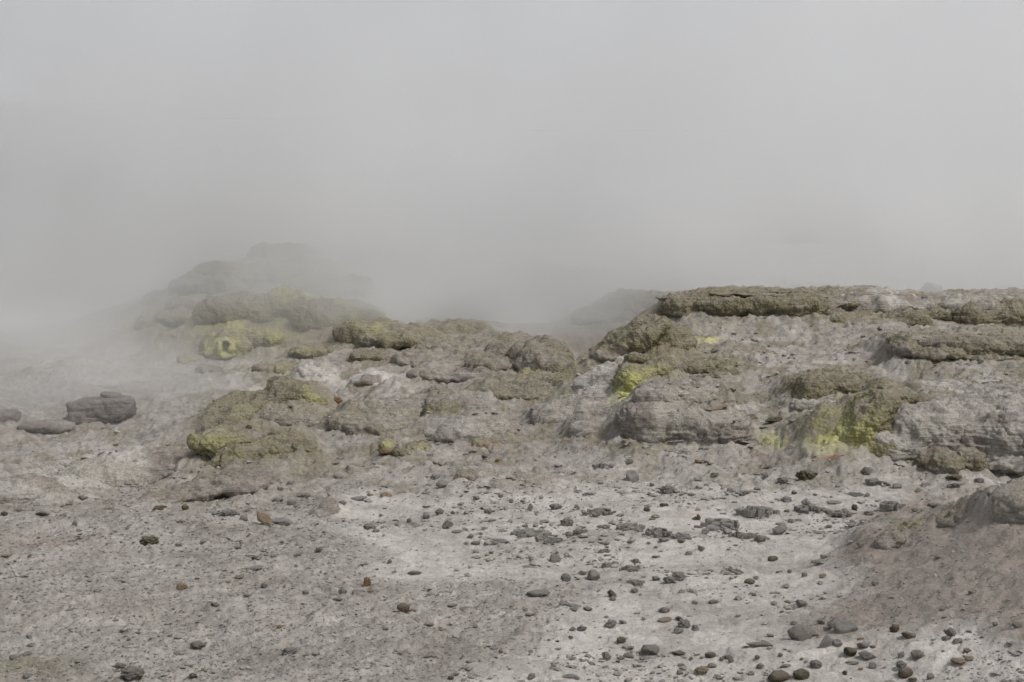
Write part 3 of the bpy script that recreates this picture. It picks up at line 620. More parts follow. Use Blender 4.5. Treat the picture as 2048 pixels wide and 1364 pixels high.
# ------------------------------------------------------------------ outcrops: blobs fused into one skin, then weathered
def ico(n):
    bm = bmesh.new(); bmesh.ops.create_icosphere(bm, subdivisions=n, radius=1)
    v = np.array([x.co[:] for x in bm.verts]); f = np.array([[q.index for q in t.verts] for t in bm.faces]); bm.free()
    return v, f
I3, I4 = ico(3), ico(4)
I2 = ico(2)
def shape_blob(b):
    cx, cy_, wpx, hpx, D, sy = b[:6]
    k = b[6] if len(b) > 6 else 2.3
    tilt = math.radians(b[7]) if len(b) > 7 else 0.0
    v = I4[0]
    r = (np.abs(v) ** k).sum(1) ** (-1.0 / k)
    p = v * r[:, None]
    s = D / FPX
    p = p * np.array([wpx / 2 * s, sy, hpx / 2 * s])
    c, sn = math.cos(tilt), math.sin(tilt)
    p = np.stack([p[:, 0] * c - p[:, 2] * sn, p[:, 1], p[:, 0] * sn + p[:, 2] * c], 1)
    return p + at(cx, cy_, D)
def fuse(blobs, vox, smooth=5):
    vs, fs, o = [], [], 0
    for b in blobs:
        vs.append(shape_blob(b)); fs.append(I4[1] + o); o += len(I4[0])
    t = mesh_obj('fuse', np.concatenate(vs), np.concatenate(fs), 'rock')
    r = t.modifiers.new('r', 'REMESH'); r.mode = 'VOXEL'; r.voxel_size = vox
    s = t.modifiers.new('s', 'SMOOTH'); s.iterations = smooth; s.factor = .6
    dg = bpy.context.evaluated_depsgraph_get()
    me = bpy.data.meshes.new_from_object(t.evaluated_get(dg))
    n = len(me.vertices)
    v = np.empty(n * 3, np.float32); me.vertices.foreach_get('co', v)
    nn = np.empty(n * 3, np.float32); me.vertex_normals.foreach_get('vector', nn)
    f = np.empty(len(me.polygons) * 4, np.int32); me.loops.foreach_get('vertex_index', f)
    old = t.data
    bpy.data.objects.remove(t); bpy.data.meshes.remove(old); bpy.data.meshes.remove(me)
    return v.reshape(-1, 3).astype(float), nn.reshape(-1, 3).astype(float), f.reshape(-1, 4)
SEED = [100]
def weather(v, n, style, sz, moss, sulf, rust, pale, D, calm=1.0):
    """style: moss / layer / rock / pale weights. Returns displaced vertices and surface attributes."""
    SEED[0] += 5; sd = SEED[0]
    st = dict(moss=0., layer=0., rock=0., pale=0.); st.update(style)
    big = fbm3(v, 1.1 / sz, 3, sd)
    med = fbm3(v, 3.2 / sz, 4, sd + 1)
    d = calm * (.15 * sz * big + .06 * sz * med)
    nh = np.sqrt(n[:, 0] ** 2 + n[:, 1] ** 2)
    g = min(1.0, .35 + .65 * sz)
    up = np.clip(n[:, 2], 0, 1)
    if st['moss'] or moss:
        q = v * np.array([1, 1, .75])
        w1 = 1 - np.clip(worley3(q + .05 * med[:, None], 6.5, sd), 0, 1)
        w2_ = 1 - np.clip(worley3(q, 15, sd + 3), 0, 1)
        k = max(st['moss'], .25 * moss)
        d += k * g * (.026 * (w1 - .5) + .050 * (w2_ - .45) + .020 * fbm3(v, 24, 2, sd + 21))
        drip = fbm3(v * np.array([1, 1, .22]), 5, 3, sd + 9)
        d += k * g * .040 * drip * nh
    if st['layer']:
        zz = v[:, 2] + .05 * fbm3(v * np.array([1, 1, .4]), 1.6, 3, sd + 4)
        wob = 1 + .5 * n3(v * np.array([.8, .8, 3]), sd + 6)
        ph = zz / .115
        saw = (ph - np.floor(ph))
        ph2 = zz / .047
        saw2 = ph2 - np.floor(ph2)
        step = hsh(np.floor(ph).astype(np.int64), np.zeros(len(v), np.int64), np.zeros(len(v), np.int64), sd)
        brk = sstep(-.35, .15, fbm3(v * np.array([1, 1, .15]), 2.4, 3, sd + 8))
        d += st['layer'] * nh * brk * (.05 * wob * saw + .018 * saw2 + .07 * (step - .5))
    if st['rock']:
        d += st['rock'] * (-.05 * g * np.abs(fbm3(v, 3.0, 4, sd + 5)) + .02 * fbm3(v, 9, 3, sd + 6))
    ck = fbm3(v * np.array([1, 1, 1.6]), 1.7, 3, sd + 15)
    d -= (.35 + .65 * min(1, st['rock'] + st['layer'])) * g * .060 * np.exp(-(ck / .035) ** 2)
    d += g * (.020 * fbm3(v, 11, 3, sd + 2, .65) + .009 * fbm3(v, 34, 2, sd + 3))
    p = v + n * d[:, None]
    # surface zones
    px, py = photo_xy(v[:, 0], v[:, 1], v[:, 2])
    nz = fbm3(v, 2.0, 4, sd + 11)
    A = {}
    ms = np.clip(moss * 1.25 * sstep(-.55, .25, nz + .9 * (moss - .45)), 0, 1)
    sl = np.zeros(len(v))
    for (cx, cy_, rx, ry, s) in sulf:
        e = s * blob(px + 12 * nz, py + 8 * nz, cx, cy_, rx, ry)
        sl = np.maximum(sl, e)
    rs = np.zeros(len(v))
    for (cx, cy_, rx, ry, s) in rust:
        rs = np.maximum(rs, s * blob(px + 6 * nz, py, cx, cy_, rx, ry))
    ms = ms * (1 - .28 * sstep(.6, .97, n[:, 2] + .35 * nz))
    A['moss'] = ms
    A['sulf'] = np.clip(sl * (.75 + .4 * nz), 0, 1)
    A['rust'] = np.clip(rs, 0, 1)
    A['pale'] = np.clip(pale * sstep(-.4, .5, nz + .4 * up) * (1 - .8 * ms), 0, 1)
    A['brown'] = np.clip(.45 * sstep(0, .7, -nz + .3 * med), 0, 1)
    return p, A
def skin(name, blobs, parent, mat='rock', style=None, moss=0., sulf=(), rust=(), pale=.4, vox=None, smooth=9, fill=1, skirt=.7, calm=1.0, pin=0, hang=0):
    D = float(np.mean([b[4] for b in blobs]))
    sz = float(np.clip(np.mean([b[3] for b in blobs]) * D / FPX, .12, .8)) * 1.2
    v, n, f = fuse(blobs, vox or max(.016, D * .00092), smooth)
    p, A = weather(v, n, style or {}, sz, moss, sulf, rust, pale, D, calm)
    hg = p[:, 2] - base_z(p[:, 0], p[:, 1])
    A['moss'] *= sstep(-.07, .05, hg + .07 * fbm3(v, 3.5, 3, SEED[0]))                 # growth thins out where the rock meets the ground
    # keep what can show: drop faces far under the ground
    gz = base_z(p[:, 0], p[:, 1])
    keep = (p[:, 2] > gz - .22)
    fk = keep[f].any(1)
    f = f[fk]
    used = np.zeros(len(p), bool); used[f.ravel()] = True
    new = np.cumsum(used) - 1
    return mesh_obj(name, p[used], new[f], mat, parent, attrs={k: a[used] for k, a in A.items()})
def plate(name, r, parent, plate=0, moss=.4, pale=.4, fill=0, group=None):
    cx, cy_, w, th, D, dep = r
    rs = np.random.RandomState(plate)
    c = at(cx, cy_, D); a = w / 2 * D / FPX; th = th * .001
    n = 72; an = np.linspace(0, 2 * math.pi, n, endpoint=False)
    cs = np.stack([np.cos(an), np.sin(an), 0 * an + plate], 1)
    rad = 1 + .20 * fbm3(cs, 1.5, 3, plate) + .10 * fbm3(cs, 7, 3, plate + 3, .6)
    rings = []
    for k, (sc, dz) in enumerate(((.25, .3), (.5, .2), (.75, .1), (.93, 0), (1.0, -.25), (.975, -.6), (1.0 - .05, -1.0), (.8, -1.15), (.3, -1.2))):
        rr = rad * sc * (1 if k < 4 else 1 + .05 * fbm3(cs + k, 9, 2, plate + k))
        rings.append(np.stack([np.cos(an) * rr * a, np.sin(an) * rr * dep, 0 * an + dz * th], 1))
    v = np.concatenate(rings); v = np.concatenate([v, [[0, 0, .3 * th], [0, 0, -1.2 * th]]])
    v[:, 2] += .35 * th * fbm3(v + plate, 5, 4, plate) + v[:, 0] * rs.uniform(-.035, .035) + v[:, 1] * rs.uniform(-.05, .03)
    m = len(rings); f = []
    for k in range(m - 1):
        for j in range(n):
            q = (j + 1) % n
            f.append((k * n + j, k * n + n + j, k * n + n + q)); f.append((k * n + j, k * n + n + q, k * n + q))
    for j in range(n):
        q = (j + 1) % n
        f.append((m * n, j, q)); f.append((m * n + 1, (m - 1) * n + q, (m - 1) * n + j))
    nz = fbm3(v + plate, 4, 4, plate + 5)
    edge = np.zeros(len(v)); edge[3 * n:7 * n] = 1
    A = {'moss': np.clip(moss * (sstep(-.4, .3, nz) * .6 + .5 * edge), 0, 1), 'pale': np.clip(pale * (1 - edge) * sstep(-.3, .5, nz), 0, 1), 'brown': .35 * edge * sstep(-.2, .4, -nz), 'rust': .35 * edge * sstep(.1, .6, nz)}
    return mesh_obj(name, v + c, np.array(f), 'rock', parent, attrs=A)
def anchor(name, pxy, D, label, cat, group=None):
    e = bpy.data.objects.new(name, None); COL.objects.link(e)
    e.empty_display_size = .2
    return tag(e, label, cat, group)
for name, label, cat, parts, group in PENDING:
    if len(parts) == 1:
        tag(skin(name, parts[0][1], None, **parts[0][2]), label, cat, group)
        continue
    e = anchor(name, None, 0, label, cat, group)
    b0 = parts[0][1][0]
    c = at(b0[0], b0[1], b0[4])
    base = Vector((c[0], c[1], float(base_z(np.array([c[0]]), np.array([c[1]]))[0])))
    for nm, bl, op in parts:
        plate(nm, bl[0], e, **op) if 'plate' in op else skin(nm, bl, e, **op)
    e.location = base                                  # the thing's origin sits at its foot; the parts keep their places
    for ch in e.children: ch.matrix_parent_inverse = Matrix.Translation(-base)

# ------------------------------------------------------------------ loose stones
RS = np.random.RandomState(7)
def unit_stone(shape, seed):
    rs = np.random.RandomState(seed)
    v, f = I4
    if shape == 'ang' or shape == 'slab':
        n = rs.normal(size=(10, 3)); n /= np.linalg.norm(n, axis=1)[:, None]
        d = rs.uniform(.50, .95, 10)
        q = v @ n.T
        r = np.min(np.where(q > .05, d / np.maximum(q, .05), 9), 1)
        r = np.minimum(r, 1.25)
        p = v * r[:, None]
        p = p + v * (.07 * fbm3(v + seed, 2.5, 5, seed, .6) - .05 * np.exp(-(n3(v * 2.2 + seed, seed + 3) / .06) ** 2))[:, None]
    elif shape == 'round':
        p = v * (1 + .16 * fbm3(v + seed, 1.1, 3, seed) + .06 * fbm3(v, 6, 4, seed + 1, .65))[:, None]
    elif shape == 'crumb':
        w1 = 1 - np.clip(worley3(v + seed, 2.2, seed), 0, 1)
        p = v * (.72 + .34 * w1 + .26 * fbm3(v + seed, 1.2, 3, seed) + .16 * fbm3(v, 5, 4, seed + 1, .68))[:, None]
    elif shape == 'flat':
        a = np.arctan2(v[:, 1], v[:, 0])
        k = 1 + .22 * fbm3(np.stack([np.cos(a), np.sin(a), 0 * a + seed], 1), 1.6, 4, seed)
        p = v * np.array([1, 1, 1]) * np.stack([k, k, np.ones_like(k)], 1)
        p[:, 2] = np.sign(p[:, 2]) * np.abs(p[:, 2]) ** .6
        p = p + v * (.10 * fbm3(v + seed, 4, 3, seed))[:, None]
    else:                                                            # crust: ragged plates and crumbs crowded together
        vs, fs, o = [], [], 0
        for i in range(34):
            r = rs.uniform(.10, .30) if i < 22 else rs.uniform(.05, .11)
            a0, rad = rs.uniform(0, 6.283), .82 * math.sqrt(rs.rand())
            c = np.array([rad * math.cos(a0) + rs.normal() * .10, rad * math.sin(a0) * .9, 0])
            k = rs.randint(6, 10); an = np.sort(rs.uniform(0, 6.283, k)); rr = r * rs.uniform(.65, 1.15, k)
            ring = np.stack([np.cos(an) * rr, np.sin(an) * rr * rs.uniform(.6, 1), 0 * an], 1)
            th = rs.uniform(.25, .7) * (1 - .5 * rad); z0 = rs.uniform(-.1, .25) * (1 - rad)
            tl = rs.normal(size=2) * (.55 if i < 22 else .9)
            lift = lambda q, h: q + np.stack([0 * q[:, 0], 0 * q[:, 0], h + (q[:, :2] @ tl) * .9], 1)
            top_, mid, bot = lift(ring * np.array([.86, .86, 1]), z0 + th), lift(ring, z0 + th * .7), lift(ring * np.array([.9, .9, 1]), z0 - .35)
            cc = lift(np.zeros((1, 3)), z0 + th * rs.uniform(.95, 1.1))
            vs.append(np.concatenate([cc, top_, mid, bot]) + c)
            for j in range(k):
                q = (j + 1) % k
                fs.append((o, o + 1 + j, o + 1 + q))
                for L0 in (1, 1 + k):
                    fs.append((o + L0 + j, o + L0 + k + j, o + L0 + k + q)); fs.append((o + L0 + j, o + L0 + k + q, o + L0 + q))
            o += 1 + 3 * k
        p = np.concatenate(vs); f = np.array(fs)
    p -= np.array([(p[:, 0].max() + p[:, 0].min()) / 2, (p[:, 1].max() + p[:, 1].min()) / 2, p[:, 2].min()])
    return p / np.array([p[:, 0].max(), p[:, 1].max(), p[:, 2].max()]), f       # footprint -1..1, height 0..1
PROTO = {}
SH_NAME = {'ang': 'stone', 'round': 'stone', 'crumb': 'stone', 'flat': 'rock_flake', 'slab': 'flat_stone', 'crust': 'crust_patch'}
for sh, cnt in (('ang', 7), ('round', 5), ('crumb', 7), ('flat', 5), ('slab', 4), ('crust', 6)):
    for k in range(cnt):
        v, f = unit_stone(sh, 31 * k + len(sh) * 7 + 3)
        o = mesh_obj(SH_NAME[sh], v, f, 'grey', smooth=sh in ('round', 'crumb'))
        PROTO.setdefault(sh, []).append(o.data)
        bpy.data.objects.remove(o)
UNL = []
SHAPE_WORD = {'ang': 'angular stone', 'round': 'rounded stone', 'crumb': 'crumbly stone', 'flat': 'thin flake', 'slab': 'slab of rock', 'crust': 'patch of broken crust'}
def zone_words(px, py):
    if py < 990:
        return 'on rough ground before the middle mounds' if px < 1240 else ('at the foot of the layered stump' if px < 1600 else 'at the foot of the yellow outcrop')
    if px > 1560 and py > 1215: return 'in the rubble below the reddish mound'
    if px > 1600 and py > 1110: return 'on the slope of the reddish mound'
    if px < 620: return 'on the grey gravel flat at left'
    if px > 1330 and py < 1085: return 'on the pale flat below the yellow outcrop'
    if py > 1200: return 'on the pale sheet near the lower picture edge' if px > 1000 else 'on the dark gravel near the lower picture edge'
    return 'on the pale sinter sheet in mid picture'
def stone(px, py, w, h, col='grey', sh='ang', label=None, rot=None, tilt=0):
    x, D = on_ground(px, py)
    s = D / FPX
    W = w * s
    dep = W * RS.uniform(.65, .95)
    th = math.atan2(HC, D)
    H = max(h * s - .7 * dep * math.sin(th), .30 * h * s)
    if sh == 'flat': H = max(.010, min(H, .16 * W))
    if sh == 'crust': H = min(H, .22 * W); dep = W * RS.uniform(.8, 1.1)
    if sh == 'slab': dep = W * RS.uniform(.35, .55)
    me = PROTO[sh][RS.randint(len(PROTO[sh]))]
    o = bpy.data.objects.new(SH_NAME[sh], me); COL.objects.link(o)
    o.scale = (W / 2, dep / 2, H * 1.25)
    yy = D + dep * .35
    gz = float(ground_z(x, yy)[0])
    o.location = (x, yy, gz - .27 * H)
    o.rotation_euler = (RS.uniform(-.08, .08), math.radians(-tilt) + RS.uniform(-.06, .06), RS.uniform(-.35, .35) + (math.pi if RS.rand() < .5 else 0))
    if tilt: o.location.z += .35 * W * abs(math.sin(math.radians(tilt)))
    o.material_slots[0].link = 'OBJECT'; o.material_slots[0].material = M[col]
    if label: tag(o, label, {'flat': 'rock flake', 'crust': 'crust patch'}.get(sh, 'stone'), 'loose stones strewn over the flat')
    else:
        UNL.append((o, px, py, '%s %s %s' % ('large' if W > .19 else ('middling' if W > .11 else 'small'), {'pale': 'pale grey'}.get(col, col), SHAPE_WORD[sh]), {'flat': 'rock flake', 'crust': 'crust patch'}.get(sh, 'stone')))
    return o
g, d, b, t, o_, w_, l, p = 'grey', 'dark', 'brown', 'tan', 'orange', 'white', 'olive', 'pale'
A = [(870, 555, 125, 62, l, 'crumb', 'crumbly olive-brown stone alone on the left gravel flat'), (1062, 818, 75, 48, t, 'ang', 'pale-topped orange-tan stone alone in the middle of the left gravel'),
 (1525, 445, 118, 62, t, 'slab', 'long light tan splinter of rock leaning over a dark slab', 38), (1640, 436, 175, 50, g, 'slab', 'dark grey slab lying behind the leaning tan splinter'),
 (1080, 355, 45, 40, l, 'round'), (1705, 325, 55, 40, d, 'round'), (1255, 930, 50, 36, b, 'ang', 'single brown angular stone on gravel right of the orange-tan stone'), (1160, 1168, 95, 48, d, 'crumb', 'dark crumbly stone low in the left gravel, the farther of two'), (1690, 1200, 88, 46, d, 'crumb', 'dark crumbly stone low in the left gravel, nearer the middle'),
 (760, 1356, 160, 84, d, 'crumb', 'big dark knobbly stone at the bottom edge, left of centre'), (700, 1290, 72, 45, d, 'crumb'), (755, 1292, 45, 30, d), (150, 1215, 100, 60, g, 'crumb'), (75, 1232, 60, 40, g, 'round'), (165, 1130, 40, 28, d), (170, 1160, 40, 25, g),
 (35, 630, 72, 22, t, 'flat', 'whitish tan flake on gravel at the left frame edge'), (172, 638, 32, 28, d), (85, 667, 20, 18, d), (125, 748, 34, 18, d, 'flat'), (435, 440, 36, 34, d), (458, 480, 32, 20, d), (245, 395, 85, 35, l, 'slab'), (365, 392, 45, 24, d), (480, 305, 55, 30, g), (425, 525, 50, 20, l, 'flat'),
 (1045, 580, 45, 28, g), (1055, 430, 36, 26, d), (855, 438, 24, 16, d), (1492, 645, 50, 30, l, 'round'), (1600, 638, 45, 20, d, 'flat'), (1490, 710, 90, 42, g), (1400, 748, 56, 28, t, 'ang', 'light tan blocky stone right of the leaning splinter, on gravel'), (1545, 815, 45, 38, d), (1865, 592, 40, 32, b), (1745, 628, 40, 22, d), (1785, 852, 50, 28, d), (2005, 845, 50, 40, d), (1635, 1055, 34, 28, t, 'round'),
 (800, 1072, 42, 14, l, 'flat'), (945, 1090, 32, 18, d), (752, 1110, 28, 20, d), (565, 838, 38, 22, t, 'ang'), (1045, 682, 42, 20, d), (1108, 690, 30, 16, d), (1130, 1354, 58, 38, b, 'crumb'), (150, 1350, 45, 32, g), (205, 1354, 40, 20, d), (1340, 535, 45, 18, d, 'flat'), (1650, 555, 30, 16, d), (1900, 490, 36, 20, g), (1425, 410, 50, 34, g, 'round'), (1385, 385, 40, 22, g), (1300, 270, 50, 26, g), (1640, 255, 40, 25, d), (1700, 210, 45, 25, g),
 (1370, 235, 26, 18, w_), (1925, 272, 22, 20, t), (1980, 170, 58, 42, w_, 'round', 'whitish stone with orange underside on rough ground near the left moss boulder'), (1790, 284, 72, 36, d, 'crumb'), (1620, 302, 82, 34, g, 'crumb'), (935, 348, 84, 32, l, 'slab'), (1305, 1058, 50, 26, g, 'flat'), (1445, 878, 45, 25, d), (675, 862, 50, 14, g, 'flat'), (410, 952, 60, 16, g, 'flat'), (315, 1172, 30, 14, w_, 'flat'), (1330, 395, 110, 44, g, 'crumb'), (1260, 380, 50, 26, g), (995, 380, 40, 22, d), (640, 350, 46, 22, g), (560, 290, 30, 20, o_), (110, 360, 40, 24, d), (20, 385, 50, 34, l, 'crumb')]
B = [(1800, 188, 82, 80, g, 'ang', 'upright grey block standing on the slope below the layered stump'), (1785, 95, 42, 32, d), (2005, 258, 98, 56, d, 'crumb', 'dark knobbly stone at the top of the pale flat, below the layered stump'), (1915, 214, 32, 28, d), (1200, 357, 40, 50, d, 'ang', 'upright dark stone alone on the pale sheet'), (1238, 367, 28, 14, g), (1355, 352, 82, 42, d, 'crumb'), (1475, 357, 38, 32, g), (1415, 445, 88, 56, d, 'crumb', 'dark knobbly stone with bright top on the pale sheet'),
 (670, 380, 62, 46, d, 'crumb'), (748, 374, 28, 26, d), (592, 407, 46, 44, d), (492, 427, 32, 32, d), (420, 447, 36, 18, g), (725, 464, 76, 48, d, 'slab', 'tilted dark block on the pale sheet, propped over a flake', 30), (770, 487, 72, 22, g, 'flat'), (955, 377, 52, 36, d), (260, 467, 82, 40, d, 'crumb'), (298, 484, 46, 26, g, 'round'), (850, 522, 46, 34, d), (822, 557, 34, 26, g), (880, 572, 62, 28, g, 'crumb'),
 (1210, 525, 255, 80, g, 'crust', 'widest dark flaky crust patch on the pale sheet'), (990, 550, 210, 40, g, 'crust'), (1350, 662, 66, 56, g, 'ang', 'pointed grey stone on bare pale sheet, mid picture'), (1195, 694, 98, 28, g, 'flat'), (1345, 542, 105, 40, g, 'crust'), (1410, 764, 66, 54, g), (1570, 768, 78, 72, g, 'ang', 'pyramid-shaped grey stone on the pale sheet'), (1510, 737, 62, 30, g, 'crumb'), (1650, 692, 66, 40, g, 'crumb'), (1790, 714, 135, 46, g, 'crust'), (1820, 674, 42, 26, g), (1700, 667, 42, 22, g), (1575, 682, 52, 22, d, 'flat'),
 (1820, 802, 112, 46, g, 'crust'), (1815, 842, 46, 32, g), (1940, 772, 56, 32, g), (2015, 792, 76, 46, g, 'crumb'), (1678, 864, 58, 52, b, 'ang', 'brown-faced stone resting behind a small grey pebble'), (1685, 884, 40, 28, g, 'round'), (1250, 864, 145, 76, p, 'flat', 'broad pale triangular crust plate lying on the sheet'), (377, 667, 34, 30, d), (240, 690, 32, 18, g), (405, 724, 28, 18, g), (525, 742, 92, 38, d, 'slab', 'dark flat-topped slab at the edge of the pale sheet'),
 (245, 800, 52, 62, o_, 'ang', 'upright orange-brown stone at the border of gravel and pale sheet'), (265, 844, 46, 30, t), (100, 844, 56, 36, d), (190, 838, 72, 26, d, 'flat'), (70, 887, 62, 28, d), (455, 954, 78, 62, b, 'round', 'smooth round brown stone on the dark gravel'), (505, 947, 32, 20, t), (620, 854, 52, 16, p, 'flat'), (355, 1072, 42, 28, d), (515, 1080, 32, 14, g), (880, 1062, 34, 20, g), (1400, 920, 205, 52, g, 'crust'), (1540, 942, 56, 36, g), (1308, 1012, 28, 28, w_),
 (1675, 1047, 82, 62, g, 'crumb', 'rounded knobbly grey stone on the pale sheet low in the picture'), (1745, 1022, 52, 28, g), (1505, 1067, 66, 40, d, 'crumb'), (1448, 1064, 46, 32, g), (1865, 1002, 24, 28, w_), (1985, 957, 72, 42, g, 'crumb'), (1990, 1007, 82, 36, t, 'ang'), (1735, 1130, 60, 42, b, 'round', 'smooth yellowish brown stone low on the pale sheet'), (1905, 1207, 108, 82, g, 'ang', 'largest angular grey-brown stone near the lower edge'), (1790, 1172, 46, 20, d), (1650, 1238, 56, 62, g, 'crumb'), (1775, 1227, 62, 36, g, 'round'), (1855, 1242, 32, 28, g), (1815, 1277, 36, 26, w_), (1715, 1254, 28, 20, b),
 (1440, 1117, 32, 18, b), (1360, 1122, 27, 14, b), (1315, 1114, 32, 14, g), (1205, 1187, 27, 20, g), (1030, 1187, 32, 28, t), (1040, 1142, 62, 24, t, 'flat'), (1110, 1087, 62, 30, g, 'flat'), (1085, 1117, 62, 24, d, 'flat'), (990, 1167, 52, 24, g, 'flat'), (825, 947, 82, 20, p, 'flat'), (750, 917, 72, 16, p, 'flat'), (1200, 972, 62, 30, t, 'flat'), (610, 1037, 62, 24, t, 'flat'), (690, 1062, 42, 18, t), (440, 1197, 52, 18, g, 'flat'), (590, 1232, 52, 24, l, 'slab'), (635, 1230, 47, 22, p), (735, 1354, 42, 28, b), (1210, 1348, 47, 42, g), (1440, 1344, 112, 46, g, 'slab'), (1340, 1277, 32, 20, t), (1640, 1277, 37, 20, g), (1080, 1287, 27, 14, p),
 (355, 274, 76, 48, t, 'round', 'rounded stone with light tan cap on the rough slope'), (360, 228, 76, 30, g, 'crumb'), (170, 294, 155, 30, d, 'slab', 'long dark stick-like sliver of rock left of the tan-capped stone'), (100, 322, 52, 28, g), (680, 234, 76, 48, g, 'slab', None, 20), (645, 178, 62, 40, g), (885, 300, 46, 28, g), (1030, 277, 36, 25, d), (1088, 307, 32, 20, d), (590, 262, 52, 20, p), (1010, 74, 32, 24, o_, 'round', 'small rust-orange stone on rough ground below the rusty hollow'), (935, 57, 42, 32, d), (85, 62, 57, 42, d), (50, 87, 62, 34, t, 'flat'), (1675, 114, 40, 24, d), (1610, 98, 92, 36, d, 'crust'), (1885, 362, 42, 34, b, 'ang', 'brown angular stone among the upper crust patches'), (1915, 410, 42, 20, o_, 'flat'), (1985, 332, 62, 28, l, 'crumb'),
 (1630, 463, 82, 30, g, 'crust'), (1500, 493, 92, 28, g, 'crust'), (1430, 503, 82, 30, g, 'crust'), (1635, 603, 76, 36, g, 'crust'), (1640, 562, 62, 24, g), (1600, 380, 210, 48, d, 'crust', 'dark upper crust patch beside the brown angular stone'), (1545, 268, 82, 24, d, 'crust'), (1800, 475, 190, 72, g, 'crust'), (1950, 510, 170, 60, g, 'crust'), (1985, 548, 62, 30, g), (1935, 582, 28, 18, d), (1940, 634, 52, 18, d)]
